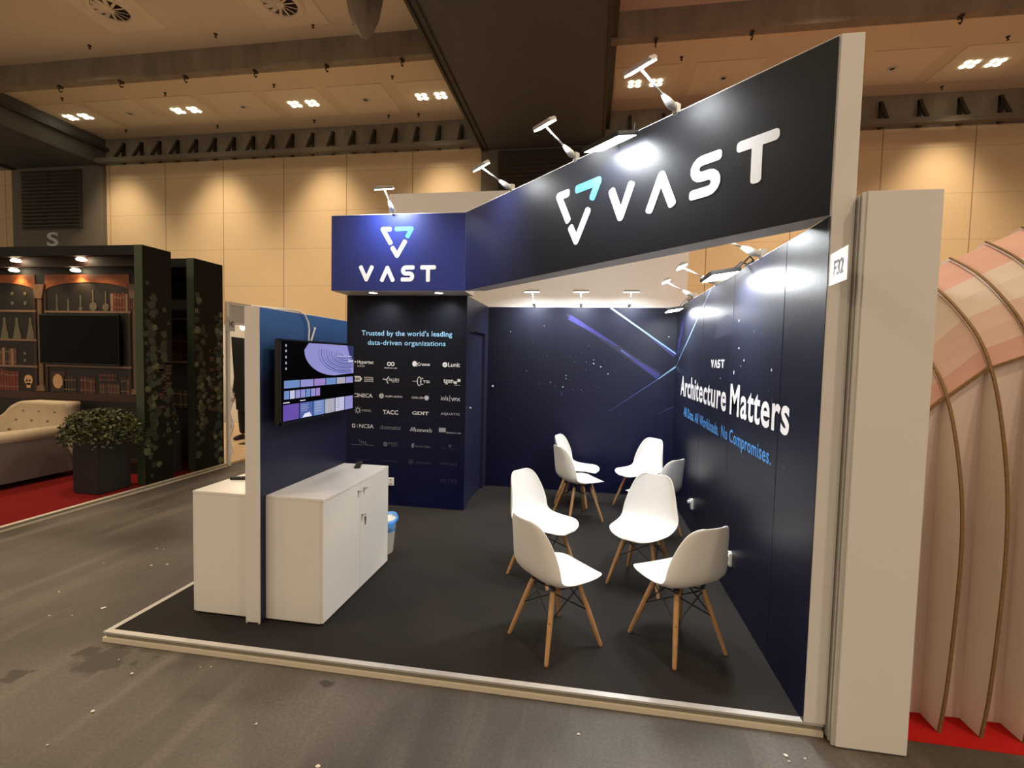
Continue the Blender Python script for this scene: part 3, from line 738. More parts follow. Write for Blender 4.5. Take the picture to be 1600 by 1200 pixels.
flood((W, 3.25, HW + .003), (-1, 0, 0), 'bright floodlight on the side wall in the back corner', 'floodlights on the side wall', 14, .15, .09, .15, .17, -.10)

# TV partition
t = thing('partition_wall', (.825, .8, HP), 'free standing white partition with a blue printed side, between two white cabinets', 'partition')
MB().box(.773, .875, .262, 1.375, HP + .006, 2.093).build('wall_panel', m_white, t, bevel=.003)
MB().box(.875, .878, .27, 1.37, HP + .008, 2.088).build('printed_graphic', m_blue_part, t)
fe = MB()
for x in (.777, .865): fe.box(x, x + .008, .259, .27, HP, HP + .02)
fe.build('foot_profile', m_cream, t)

# TV
FT = Frame((.981, 0, 0), (0, 1, 0), (0, 0, 1), (1, 0, 0))
t = thing('wall_television', (.93, .813, 1.34), 'flat television showing a purple menu screen, hung on the blue partition', 'television')
y0, y1, z0, z1 = .322, 1.306, 1.342, 1.896
MB().box(.938, .974, y0, y1, z0, z1).build('casing', m_blackpl, t, bevel=.004)
bz = MB()
for a in ((y0, y1, z0, z0 + .016), (y0, y1, z1 - .010, z1), (y0, y0 + .010, z0, z1), (y1 - .010, y1, z0, z1)): bz.box(.972, .981, *a)
bz.build('bezel', m_blackpl, t)
MB().box(.973, .9785, y0 + .01, y1 - .01, z0 + .016, z1 - .010).build('screen', m_screen, t)
MB().box(.879, .938, .62, 1.0, 1.5, 1.75).build('wall_bracket', m_black, t)
def scr(*c): return emat('screen_pixels', lin(*c), 1.0)
ui = MB(); FT2 = Frame((.9787, 0, 0), (0, 1, 0), (0, 0, 1), (1, 0, 0)); hh = .0006
mats = [scr(128, 128, 186), scr(96, 124, 176), scr(136, 116, 178), scr(170, 172, 200), scr(196, 200, 216), scr(40, 44, 86), scr(150, 150, 165), scr(88, 66, 150), scr(66, 84, 150)]
# wallpaper: pale blob with dark ripples, clipped by the panel edge
cx, cz = 1.05, 1.86
blob = [(.640, 1.880)] + [(1.0 - .415 * math.cos(a), 1.83 - .185 * math.sin(a)) for a in [k * PI / 2 / 10 for k in range(0, 11)]] + [(1.29, 1.655), (1.29, 1.880)]
ui.cur = 0; pane(ui, FT2, blob, hh, hh)
for i in range(10):
    ui.cur = 5 if i % 2 == 0 else 8
    rx, rz = .09 + .035 * i, .022 + .0145 * i
    pts = [(1.17 + rx * math.cos(a), 1.812 + rz * math.sin(a)) for a in [PI * (.93 + .85 * kk / 16) for kk in range(17)]]
    for (q, r2) in zip(pts[:-1], pts[1:]):
        if max(q[0], r2[0]) < 1.29: streak(ui, FT2, q, r2, .006, .006, .0010)
ui.cur = 5; pane(ui, FT2, [(1.18, 1.88), (1.29, 1.88), (1.29, 1.76), (1.22, 1.80)], .0011, .0011)
ui.cur = 3; rect(ui, FT2, 1.20, 1.275, 1.745, 1.765, .0012, .0012); rect(ui, FT2, 1.02, 1.26, 1.79, 1.796, .0012, .0012)
xs = [.361, .543, .709, .865, 1.02, 1.16, 1.29]
for i in range(6): ui.cur = (1, 0, 2, 1, 6, 0)[i]; rect(ui, FT2, xs[i], xs[i + 1] - .010, 1.577, 1.627, hh, hh)
for i in range(7): ui.cur = (1, 3, 0, 0, 1, 0, 2)[i]; rect(ui, FT2, .361 + .0615 * i, .414 + .0615 * i, 1.505, 1.560, hh, hh)
xs = [.350, .535, .70, .85, 1.0, 1.15, 1.29]
for i in range(6): ui.cur = (7, 8, 1, 6, 3, 0)[i]; rect(ui, FT2, xs[i], xs[i + 1] - .010, 1.364, 1.470, hh, hh)
ui.cur = 4; rect(ui, FT2, .352, .42, 1.480, 1.486, hh, hh); rect(ui, FT2, .537, .60, 1.482, 1.488, hh, hh)
pane(ui, FT2, [(.56, 1.366), (.68, 1.366), (.65, 1.398), (.59, 1.392)], .0012, .0012)
ui.cur = 6
for i in range(4): rect(ui, FT2, .545, .64 - .015 * (i % 2), 1.452 - .013 * i, 1.456 - .013 * i, .0012, .0012); rect(ui, FT2, .72, .80, 1.452 - .02 * i, 1.458 - .02 * i, .0012, .0012); rect(ui, FT2, 1.02, 1.08, 1.45 - .02 * i, 1.458 - .02 * i, .0012, .0012)
for z in (1.855, 1.82, 1.78, 1.742, 1.705): disc(ui, FT2, .382, z, .009, .0008, .0008, 8)
ui.build('screen_image', mats, t, fix=False)
MB().cyl((.98, .815, 1.352), (.983, .815, 1.352), .006).build('power_light', m_steel, t)
# cable
cb = MB(); P = [(.80, .30, 2.099), (.84, .46, 2.100), (.868, .56, 2.103), (.886, .66, 2.104), (.896, .72, 2.085), (.900, .757, 2.035), (.904, .765, 1.97), (.905, .757, 1.93), (.912, .748, 1.885), (.905, .74, 1.78)]
cb.tube(P, .0065, 8); tag(cb.build('power_cable', m_socket, smooth=True), 'white cable looping over the blue partition down behind the television', 'cable')
cb = MB(); cb.tube([(.915, .765, 1.885), (.905, .80, 1.925), (.890, .855, 1.985)], .007, 8); cb.cyl((.890, .855, 1.985), (.886, .868, 1.999), .009, n=8)
tag(cb.build('aerial_cable', m_socket, smooth=True), 'short straight white cable end poking up behind the television', 'cable')

# cabinets
CT = .887
def cabinet(x0, x1, y0, y1, front, label):
    t = thing('storage_cabinet', ((x0 + x1) / 2, (y0 + y1) / 2, HP), label, 'cabinet')
    b = MB(); zf = HP + .014
    xi0, xi1 = (x0, x1 - .02) if front > 0 else (x0 + .02, x1)
    b.box(xi0, xi1, y0, y0 + .018, zf, CT - .02); b.box(xi0, xi1, y1 - .018, y1, zf, CT - .02); b.box(xi0, xi1, y0 + .018, y1 - .018, zf, zf + .018)
    bx = x0 if front > 0 else x1 - .008
    b.box(bx, bx + .008, y0 + .018, y1 - .018, zf + .018, CT - .02)
    b.build('carcass', m_melamine, t)
    MB().box(x0, x1, y0, y1, CT - .0195, CT).build('top_panel', m_melamine, t, bevel=.002)
    f = MB()
    for x in (x0 + .05, x1 - .05):
        for y in (y0 + .05, y1 - .05): f.cyl((x, y, HP), (x, y, zf), .02, n=10)
    f.build('foot', m_blackpl, t)
    xd0, xd1 = (x1 - .0195, x1 - .001) if front > 0 else (x0 + .001, x0 + .0195)
    ym = .819 if front > 0 else (y0 + y1) / 2
    ds = []
    for a, b_ in ((y0 + .001, ym - .0015), (ym + .0015, y1 - .001)):
        ds.append(MB().box(xd0, xd1, a, b_, zf + .003, CT - .0225).build('door', m_melamine, t, bevel=.001))
    return t, ds
t, ds = cabinet(.880, 1.2816, .315, 1.322, 1, 'white two door cabinet with keys, standing right of the partition under the television')
def hook(y, z, d, key=False):
    h = MB(); h.cyl((1.2806, y, z), (1.285, y, z), .008, n=12); h.tube([(1.284, y, z), (1.296, y, z), (1.298, y + .005, z), (1.298, y + .030, z - .003)], .0032, 6)
    h.tube([(1.284, y - .004, z + .004), (1.284, y - .004, z - .042)], .0018, 6)
    h.build('handle', m_steel, d)
    if key:
        k = MB(); k.cyl((1.2806, y + .052, z - .035), (1.2845, y + .052, z - .035), .010, n=12); k.box(1.283, 1.287, y + .042, y + .062, z - .06, z - .035); k.box(1.283, 1.287, y + .049, y + .055, z - .092, z - .058)
        k.build('key', m_steel, d)
hook(.785, .812, ds[0]); hook(.875, .814, ds[1]); hook(.845, .622, ds[1], True)
cabinet(.355, .770, .305, 1.30, -1, 'plain white cabinet standing left of the white partition end')
# remote controls
def remote(p, q, w_, label):
    p = Vector(p); q = Vector(q); d = (q - p); L_ = d.length; d.normalize(); n = Vector((-d.y, d.x, 0))
    t = thing('remote_control', (p + q) / 2, label, 'remote control')
    MB().obox((p + q) / 2 + Vector((0, 0, .010)), (d, n, (0, 0, 1)), (L_ / 2, w_, .0095)).build('casing', m_blackpl, t, bevel=.004)
    b = MB()
    for i in range(5):
        for j in (-.5, .5): b.cyl((p + d * L_ * (.2 + .13 * i) + n * w_ * j + Vector((0, 0, .019))), (p + d * L_ * (.2 + .13 * i) + n * w_ * j + Vector((0, 0, .0215))), .005, n=8)
    b.build('buttons', m_hole, t); return t
t = remote((1.086, 1.158, CT), (1.030, 1.30, CT), .023, 'black remote control on the cabinet beneath the television')
k = MB(); Fk = Frame((0, 0, CT + .004), (1, 0, 0), (0, 1, 0), (0, 0, 1)); 
pts = [(1.010 + .020 * math.cos(a), 1.345 + .036 * math.sin(a), CT + .005) for a in [2 * PI * i / 16 for i in range(17)]]
k.tube(pts, .005, 6); tag(k.build('key_ring', m_black, smooth=True), 'thin black ring lying beside the remote control on the cabinet top', 'ring')
remote((.385, .615, CT), (.55, .66, CT), .021, 'black remote control on the plain cabinet, half hidden by the partition')

# waste bin
bc = Vector((1.135, 1.53, HP))
t = thing('waste_bin', bc, 'small white waste bin with a blue liner behind the two door cabinet', 'bin')
MB().lathe([(.095, 0), (.098, .005), (.128, .30), (.132, .305), (.125, .305), (.092, .012), (.0, .012)], bc, 28, False).build('bucket', m_bin, t, smooth=True)
b = MB(); n = 36; prof = [(.119, .20), (.124, .302), (.135, .318), (.144, .295), (.142, .262)]; vs_ = []
for i, (r, z) in enumerate(prof):
    for k in range(n):
        a = 2 * PI * k / n; wob = .006 * math.sin(5 * a + i) + .004 * math.sin(11 * a)
        vs_.append(bc + Vector(((r + wob * (i > 1)) * math.cos(a), (r + wob * (i > 1)) * math.sin(a), z + (.018 * math.sin(3 * a + 1) if i in (3, 4) else .012 * math.sin(2 * a) * (i == 2)))))
b.raw(vs_, [(i * n + k, i * n + (k + 1) % n, (i + 1) * n + (k + 1) % n, (i + 1) * n + k) for i in range(4) for k in range(n)])
b.build('bin_liner', m_bluebag, t, smooth=True)

# sockets
def socket(F, a, b_, w_, h_, label, plug=False):
    t = thing('wall_socket', F.p(a, b_), label, 'socket')
    k = MB(); k.prism([F.p(a - w_, b_ - h_), F.p(a + w_, b_ - h_), F.p(a + w_, b_ + h_), F.p(a - w_, b_ + h_)], F.n * .022); k.build('plate', m_socket, t, bevel=.004)
    for dz in (-h_ / 2, h_ / 2):
        k = MB(); k.cyl(F.p(a, b_ + dz, .0215), F.p(a, b_ + dz, .0235), min(w_, h_ / 2) * .74, n=18); k.build('outlet', m_greys[3] if not plug else m_socket, t)
        h = MB()
        for dx in (-.009, .009): h.cyl(F.p(a + dx, b_ + dz, .023), F.p(a + dx, b_ + dz, .0245), .003, n=8)
        h.build('pin_hole', m_hole, t)
    if plug:
        k = MB(); k.cyl(F.p(a, b_ + h_ * .45, .0235), F.p(a, b_ + h_ * .45, .055), .020, .016, 12); k.build('plug', m_socket, t)
        k = MB(); k.cyl(F.p(a, b_ + h_ * 1.0, .0), F.p(a, b_ + h_ * 1.0, .04), .006, .004, 8); k.build('cover_catch', m_socket, t)
socket(FC, .672, .345, .034, .045, 'white double socket low on the logo wall behind the cabinet')
socket(FR_, -2.632, .367, .032, .05, 'white wall socket low on the side wall, the one further from the front', True)
socket(FR_, -1.268, .357, .032, .05, 'white wall socket low on the side wall behind the front right chair', True)

# ------------------------------------------------------------------ chairs
def shell_mesh():
    prof = [(.250, .400, .055), (.250, .407, .095), (.243, .418, .135), (.226, .427, .168), (.198, .432, .194), (.165, .433, .213), (.12, .428, .228), (.02, .418, .232), (-.08, .416, .232), (-.15, .428, .232), (-.198, .462, .232), (-.222, .52, .225), (-.236, .59, .210), (-.248, .66, .191), (-.258, .72, .172), (-.266, .77, .152), (-.272, .803, .120), (-.274, .815, .075)]
    curl = [.0, .0, .002, .004, .008, .013, .018, .026, .034, .046, .066, .080, .082, .074, .060, .044, .026, .012]
    m = 12; me = bpy.data.meshes.new('seat_shell'); vs_ = []
    n = len(prof)
    for i, (y, z, w_) in enumerate(prof):
        a = prof[max(i - 1, 0)]; b_ = prof[min(i + 1, n - 1)]
        dy, dz = b_[0] - a[0], b_[1] - a[1]; l = math.hypot(dy, dz); ny, nz = dz / l, -dy / l
        for j in range(m + 1):
            s_ = -1 + 2 * j / m; c = curl[i] * abs(s_) ** 2.6
            vs_.append((w_ * math.sin(s_ * PI / 2 * .86) / math.sin(PI / 2 * .86), y + ny * c, z + nz * c))
    fs = [(i * (m + 1) + j, i * (m + 1) + j + 1, (i + 1) * (m + 1) + j + 1, (i + 1) * (m + 1) + j) for i in range(n - 1) for j in range(m)]
    me.from_pydata(vs_, [], fs); me.materials.append(m_chair)
    for p in me.polygons: p.use_smooth = True
    return me
def make_chair():
    t = thing('shell_chair', (0, 0, 0), '', 'chair', 'white shell chairs in the booth')
    o = bpy.data.objects.new('seat_shell', shell_mesh()); COL.objects.link(o); attach(o, t)
    md = o.modifiers.new('thickness', 'SOLIDIFY'); md.thickness = .008; md.offset = 0
    md = o.modifiers.new('smooth', 'SUBSURF'); md.levels = 1; md.render_levels = 2
    feet = [(-.205, .20), (.205, .20), (-.195, -.21), (.195, -.21)]; tops = [(-.105, .095), (.105, .095), (-.10, -.10), (.10, -.10)]
    br = MB()
    def P(i, z): f = feet[i]; q = tops[i]; k = z / .375; return Vector((f[0] + (q[0] - f[0]) * k, f[1] + (q[1] - f[1]) * k, z))
    for i in range(4):
        l = MB(); l.tube([P(i, 0), P(i, .01), P(i, .2), P(i, .355), P(i, .372)], [.0105, .0125, .016, .0165, .013], 12); lo = l.build('leg', m_wood, t, smooth=True)
        sc = MB(); d = Vector((P(i, .2).x, P(i, .2).y, 0)).normalized(); sc.cyl(P(i, .215) + d * .014, P(i, .215) + d * .0185, .005, n=8); sc.build('screw', m_steel, lo)
        br.cyl(P(i, .33), P(i, .405) + Vector((0, 0, .0)), .0125, .011, 8)
        d = d
        br.obox(P(i, .40) * 1.0 - Vector((d.x, d.y, 0)) * .02, (d, (-d.y, d.x, 0), (0, 0, 1)), (.045, .016, .004))
    for a, b_ in ((0, 1), (1, 3), (3, 2), (2, 0)):
        for i, j in ((a, b_), (b_, a)): br.cyl(P(i, .215), P(j, .365), .0042, n=6)
    br.cyl(P(0, .37), P(3, .37), .0042, n=6); br.cyl(P(1, .37), P(2, .37), .0042, n=6)
    br.build('wire_base', m_black, t)
    return t
chair = make_chair()
chs = [(2.75, .469, 311.9, 'white shell chair in the front left, its seat turned away to the right'),
       (3.498, .579, 31.7, 'white shell chair in the front right, its back to the lettered side wall'),
       (2.589, 1.369, -122.07, 'white shell chair directly behind the front left chair'),
       (2.83, 2.863, 300, 'white shell chair seen from its shaded back side, in front of the furthest left chair'),
       (2.801, 3.453, 252.6, 'furthest left white shell chair, close to the navy back wall'),
       (3.531, 3.424, 130.2, 'furthest right white shell chair, facing the viewer near the back corner'),
       (3.59, 2.50, 48, 'white shell chair mostly hidden, its shaded back against the side wall'),
       (3.369, 1.397, 153.8, 'white shell chair in the right middle, its whole backrest front facing the viewer')]
def copy_chair(src):
    r = src.copy(); COL.objects.link(r)
    for ch in list(src.children):
        c = ch.copy(); COL.objects.link(c); c.parent = r
        for g in list(ch.children):
            gg = g.copy(); COL.objects.link(gg); gg.parent = c
    return r
for i, (x, y, a, lab) in enumerate(chs):
    o = chair if i == 0 else copy_chair(chair)
    o.location = (x, y, HP); o.rotation_euler = (0, 0, math.radians(a)); o['label'] = lab

# ================================================================== NEIGHBOURS
# tall white panel wall behind the booth
o = MB().box(-.03, 4.165, 4.3, 4.38, 0, 4.145).build('neighbour_wall', m_white); tag(o, 'tall plain white wall of the next stand rising behind the navy back wall', 'stand wall')
# white boxed end wall right of the booth
t = thing('end_panel', (4.26, 0, 0), 'tall white end panel with grooved aluminium edge beside the booth post', 'stand wall')
MB().box(4.118, 4.42, -.062, -.03, .006, 2.585).build('wall_panel', m_white, t, bevel=.002)
MB().box(4.125, 4.42, -.03, .6, .006, 2.58).build('side_panel', m_white, t)
g = MB(); g.cur = 0
for i in range(4):
    y = -.055 + .028 * i; g.cur = 0; g.box(4.103, 4.118, y, y + .014, .006, 2.583); g.cur = 1; g.box(4.109, 4.118, y + .014, y + .028, .006, 2.582)
g.build('corner_profile', [m_alu, m_alu_dark], t)
# folded cardboard stand on the right
m_card = mat('white_cardboard', lin(222, 210, 196), .7, var=.03, scale=6)
m_pink = mat('salmon_card', lin(200, 154, 138), .7, var=.05, scale=5)
m_card_top = mat('shaded_card', lin(204, 188, 172), .7, var=.03, scale=6); m_card_mid = mat('blush_card', lin(200, 170, 154), .7, var=.03, scale=6)  # upper web card tone darkened, its shade is put into the colour
m_corr = mat('corrugated_edge', lin(126, 96, 60), .85, var=.5, scale=120, stretch=(.2, .2, 1))
m_card_pink = mat('pale_pink_card', lin(228, 208, 200), .7, var=.03, scale=6)
o = MB().box(4.43, 9, .055, 6, .0, .004).build('red_floor_carpet', m_red); tag(o, 'bright red carpet on the floor of the right hand neighbour stand', 'carpet')
fy = [(.0, .140), (.25, .108), (.70, .083), (1.0, .080), (1.25, .100), (1.45, .130), (1.65, .185), (1.80, .235), (1.95, .31), (2.05, .42), (2.15, .53), (2.23, .625), (2.31, .75), (2.36, .86)]
zs_ = [.80, .905, 1.0, 1.045, 1.085, 1.12, 1.15]
def _smooth(c, k=4):
    out = []
    for i in range(len(c) - 1):
        p0, p1, p2, p3 = c[max(i - 1, 0)], c[i], c[i + 1], c[min(i + 2, len(c) - 1)]
        for j in range(k):
            q = j / k
            out.append(tuple(.5 * (2 * b + (c_ - a) * q + (2 * a - 5 * b + 4 * c_ - d) * q * q + (3 * b - a - 3 * c_ + d) * q ** 3) for a, b, c_, d in zip(p0, p1, p2, p3)))
    return out + [c[-1]]
fy = _smooth([(.0, .140), (.25, .108), (.70, .083), (1.0, .080), (1.25, .098), (1.5, .145), (1.75, .218), (1.95, .325), (2.12, .49), (2.25, .66), (2.36, .86)])
def fin_curve(i): return [(y, .004 + (z if z < .7 else .7 + (z - .7) * (zs_[i] * 2.36 - .7) / 1.66)) for z, y in fy]
def curve_z(i, y):
    c = [p for p in fin_curve(i) if p[1] > 1.0 * zs_[i]]
    for a, b_ in zip(c[:-1], c[1:]):
        if a[0] <= y <= b_[0]: return a[1] + (b_[1] - a[1]) * (y - a[0]) / (b_[0] - a[0])
    return c[-1][1]
for i, nm in enumerate(('partly hidden by the white end panel', 'second from the white end panel', 'third from the white end panel', 'fourth, at the picture edge', 'fifth, just past the picture edge', 'sixth, past the picture edge')):
    x = 4.49 + .183 * i
    t = thing('cardboard_fin', (x, .2, .004), 'folded white cardboard fin with curved brown edge, ' + nm, 'display panel', 'cardboard fins of the right stand')
    pl_ = fin_curve(i)
    bk = []
    for y, z in pl_:
        k_ = (.276, z) if y < .20 else (y + .076, z - .02)
        bk.append(k_)
    m1 = MB()
    for a, b_, c_, d_ in zip(pl_[:-1], pl_[1:], bk[1:], bk[:-1]):
        m1.prism([(x, *a), (x, *b_), (x, *c_), (x, *d_)], (.010, 0, 0))
    m1.build('fin_panel', m_card, t)
    ed = MB(); q = [Vector((x + .005, y - .002, z)) for y, z in pl_]
    for a, b_ in zip(q[:-1], q[1:]):
        d = (b_ - a); c = (a + b_) / 2; ed.obox(c, ((1, 0, 0), d, Vector((1, 0, 0)).cross(d)), (.007, d.length / 2 + .002, .004))
    ed.build('corrugated_edge', m_corr, t)
    xa, xb = x + .0105, x + .1825
    wb_ = MB(); wb_.prism([(xa, .27, .004), (xb, .27, .004), (xb, .27, curve_z(i + 1, .25) - .016), (xa, .27, curve_z(i, .25) - .016)], (0, .008, 0)); wb_.build('back_web', m_card_pink, t)
    # upper web leaning back along the curve: salmon at its foot and along the top, shade-darkened card between
    ys_ = [.25, .30, .36, .44, .54, .64, .75, .85]
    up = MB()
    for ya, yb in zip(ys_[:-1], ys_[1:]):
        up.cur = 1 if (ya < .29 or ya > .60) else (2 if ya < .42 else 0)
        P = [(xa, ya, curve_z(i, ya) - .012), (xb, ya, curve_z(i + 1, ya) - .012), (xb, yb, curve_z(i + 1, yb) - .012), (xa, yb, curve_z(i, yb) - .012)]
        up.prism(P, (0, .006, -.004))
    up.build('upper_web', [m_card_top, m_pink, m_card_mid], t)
    a = Vector((xa, .246, curve_z(i, .25) - .014)); b_ = Vector((xb, .246, curve_z(i + 1, .25) - .014)); dd = b_ - a
    cz = MB(); cz.obox((a + b_) / 2, (dd, (0, 1, 0), dd.cross(Vector((0, 1, 0)))), (dd.length / 2, .010, .006)); cz.build('raw_edge', m_corr, t)

# ------------------------------------------------------------------ library stand, far left
m_dkgreen = mat('dark_ivy_print', lin(11, 12, 10), .55, spec=.2, var=.5, scale=5)
m_green = mat('green_edge_print', lin(48, 58, 40), .6, var=.3, scale=6)
m_ivy = [mat('ivy_leaf_print', lin(*c), .6, var=.3, scale=30) for c in ((50, 58, 40), (84, 92, 66), (32, 38, 27))]
m_brick = mat('dark_brick_print', lin(70, 42, 34), .7, var=.5, scale=9)
m_libdark = mat('dark_library_print', lin(17, 15, 12), .6, var=.3, scale=3)
m_lshelf = mat('shelf_edge_print', lin(122, 98, 80), .55, var=.15, scale=8)
m_lcol = mat('carved_pilaster_print', lin(112, 90, 70), .6, var=.35, scale=20)
m_larch = mat('carved_arch_print', lin(150, 82, 42), .6, var=.7, scale=26)
m_mahog = mat('mahogany_print', lin(52, 30, 21), .6, var=.3, scale=6)
m_book = [mat('book_spine_print', lin(*c), .6, var=.25, scale=40) for c in ((98, 46, 36), (80, 60, 46), (140, 108, 86), (40, 36, 31), (70, 30, 26))]
m_glassy = mat('bottle_print', lin(92, 90, 74), .5, var=.5, scale=30)
m_bone = mat('bone_print', lin(186, 150, 112), .6, var=.25, scale=30)
PX = -2.74; PZ = .05
t = thing('stand_platform', (-5, 2, 0), 'red carpeted platform of the library stand with aluminium edge', 'platform')
MB().box(-9, PX + .02, -3.0, 4.33, .002, PZ - .004).build('carpet', mat('shaded_red_carpet', lin(116, 27, 25), .95, spec=.1, var=.14, scale=130, bump=.4, bscale=700), t)  # red darkened so the colour holds the shade over this stand
e = MB(); e.cur = 0; e.box(PX + .0, PX + .045, -3.0, 4.33, PZ - .008, PZ + .001); e.cur = 1; e.box(PX + .02, PX + .035, -3, 4.33, .02, PZ - .008); e.cur = 0; e.box(PX + .02, PX + .05, -3, 4.33, 0, .02)
e.build('edge_profile', [m_cream, m_alu_dark], t)

def leaf(mb, F, x, y, s_, rot, h):
    L_ = [(0, -.5), (.28, -.42), (.5, -.05), (.26, .02), (.30, .34), (.08, .22), (0, .62), (-.08, .22), (-.30, .34), (-.26, .02), (-.5, -.05), (-.28, -.42)]
    c, s = math.cos(rot), math.sin(rot)
    mb.poly([F.p(x + s_ * (a * c - b * s), y + s_ * (a * s + b * c), h) for a, b in L_])
def ivy_panel(y0, y1, label, seed):
    t = thing('ivy_panel', (PX, (y0 + y1) / 2, PZ), label, 'stand panel', 'ivy printed end panels')
    MB().box(PX - .12, PX - .002, y0, y1, PZ, 3.145).build('panel_core', m_green, t)
    MB().box(PX - .002, PX, y0, y1, PZ, 3.143).build('printed_graphic', m_dkgreen, t)
    F = Frame((PX, 0, 0), (0, 1, 0), (0, 0, 1), (1, 0, 0)); r = random.Random(seed)
    bk = MB()
    for i in range(26):
        z = r.uniform(.9, 1.9); y = r.uniform(y0 + (y1 - y0) * .45, y1 - .1); rect(bk, F, y, y + .09, z, z + .035, .0006, .0006)
    bk.build('brick_pattern', m_brick, t, fix=False)
    lv = MB(); strands = [(r.uniform(y0 + .05, y1 - .05), r.uniform(.1, .9), r.uniform(1.5, 2.7)) for _ in range(5)]
    strands[0] = (y0 + .06, .3, 2.7); strands[1] = (y0 + .12, .5, 2.2)
    for (y, za, zb) in strands:
        z = za
        while z < zb:
            lv.cur = r.choice((0, 0, 1, 2, 2))
            yy = min(max(y + r.gauss(0, .04), y0 + .04), y1 - .05)
            leaf(lv, F, yy, z, r.uniform(.06, .14), r.uniform(0, 6.28), r.uniform(.001, .002)); z += r.uniform(.05, .17)
    lv.build('printed_ivy', m_ivy, t, fix=False)
ivy_panel(2.93, 3.36, 'tall dark panel printed with ivy at the end of the first library niche', 3)
ivy_panel(3.745, 4.30, 'tall dark panel printed with ivy beside the white frame post', 5)
def niche(yf, yb, nm, lab1, lights_):
    hx0, hx1 = -9.0, PX - .121
    t = thing('library_canopy', (-5.5, yf, 3.0), lab1, 'canopy', 'canopies of the library stand')
    MB().box(hx0, hx1, yf, yf + .1, 3.02, 3.143).build('front_board', m_dkgreen, t)
    MB().box(hx0, hx1, yf + .1, yb, 3.08, 3.14).build('soffit', m_libdark, t)
    MB().box(hx0, hx1, yf + .26, yf + .32, 2.93, 3.08).build('inner_batten', m_mahog, t)
    return t
niche(2.93, 3.42, 'first', 'dark canopy with small warm spots over the first library niche', True)
niche(3.76, 4.30, 'second', 'dark canopy over the second library niche between the ivy panels', False)
for (u, v, nm) in [(25, 407, 'upper row, left'), (127, 405, 'upper row, right'), (22, 422, 'lower row, left, added for a mirrored glow'), (118, 422, 'lower row, right, added for a mirrored glow')]:
    y = 3.12 if v < 415 else 3.33  # lower row is added, standing in for the upper lamps' mirrored glow
    zt = 3.079
    p = at(u, v, 1, y)
    t = thing('canopy_spot', (p.x, y, zt), 'small warm spot under the library canopy, ' + nm, 'spotlight', 'warm spots under the canopy')
    MB().cyl((p.x, y, p.z + .02), (p.x, y, zt), .035, n=14).build('spot_body', m_black, t)
    MB().lathe([(.036, .02), (.06, -.005), (.045, -.02), (.0, -.024)], (p.x, y, p.z), 14, False).build('lens', m_warmspot, t, smooth=True)
    light('SPOT', 'canopy_lamp', (p.x, y - .0, p.z - .04), 9 if v < 415 else 16, (1, .62, .30), t, aim=(p.x, 3.42, 1.9), size=.03, spot=math.radians(110), blend=.8)
# library backdrop
FLb = Frame((0, 3.42, 0), (1, 0, 0), (0, 0, 1), (0, -1, 0))
t = thing('library_backdrop', (-5.5, 3.42, PZ), 'wall printed with old library shelves, books and bottles in the first niche', 'backdrop')
MB().box(-9, PX - .121, 3.42, 3.46, PZ, 3.07).build('panel', m_libdark, t)
sh = MB()
for x0, x1, zs in ((-4.88, -3.44, (2.33, 1.555)), (-9, -5.03, (2.335, 1.915, 1.53))):
    for z in zs: rect(sh, FLb, x0, x1, z - .012, z + .016, .001, .012)
sh.build('printed_shelves', m_lshelf, t)
mh = MB(); rect(mh, FLb, -9, -3.2, 1.06, 1.17, .001, .012); rect(mh, FLb, -9, -3.2, .2, .26, .001, .02)
for x in (-5.06, -4.87, -3.47): rect(mh, FLb, x - .02, x + .02, 1.17, 2.72, .001, .010)
mh.build('printed_cornice', m_mahog, t)
for x in (-4.956, -3.365, -6.54, -8.1):
    pc = MB()
    for dx in (-.022, 0, .022): pc.cyl(FLb.p(x + dx, 1.25, .012), FLb.p(x + dx, 2.52, .012), .012, n=8)
    pc.prism([FLb.p(x - .055, 2.52, .002), FLb.p(x + .055, 2.52, .002), FLb.p(x + .10, 2.72, .002), FLb.p(x - .10, 2.72, .002)], FLb.n * .03)
    pc.prism([FLb.p(x - .07, 1.18, .002), FLb.p(x + .07, 1.18, .002), FLb.p(x + .05, 1.26, .002), FLb.p(x - .05, 1.26, .002)], FLb.n * .03)
    pc.build('printed_pilaster', m_lcol, t)
for x0, x1 in ((-4.87, -3.46), (-6.45, -5.04), (-8.0, -6.62)):
    ar = MB(); xc = (x0 + x1) / 2; hw_ = (x1 - x0) / 2
    lo = [(xc + hw_ * math.cos(a), 2.62 + .13 * math.sin(a)) for a in [PI - PI * k / 12 for k in range(13)]]
    for a, b_ in zip(lo[:-1], lo[1:]): pane(ar, FLb, [a, b_, (b_[0], 2.86), (a[0], 2.86)], .001, .008)
    ar.build('printed_arch', m_larch, t)
def books(par, F, x0, x1, z, h, r, mats_):
    x = x0
    while x < x1:
        w_ = r.uniform(.04, .065); hh_ = h * r.uniform(.88, 1)
        mb = MB(); rect(mb, F, x, x + w_ * .86, z, z + hh_, .001, .006)
        for q in (.18, .75): mb.cur = 1; rect(mb, F, x, x + w_ * .86, z + hh_ * q, z + hh_ * (q + .05), .001, .0066)
        mb.build('printed_book', [m_book[r.choice(mats_)], m_lshelf], par); x += w_
r = random.Random(11)
books(t, FLb, -3.77, -3.47, 2.346, .26, r, (0, 2)); books(t, FLb, -5.75, -5.42, 1.546, .26, r, (1, 2, 3)); books(t, FLb, -5.95, -5.40, 1.171, .32, r, (0, 0, 4))
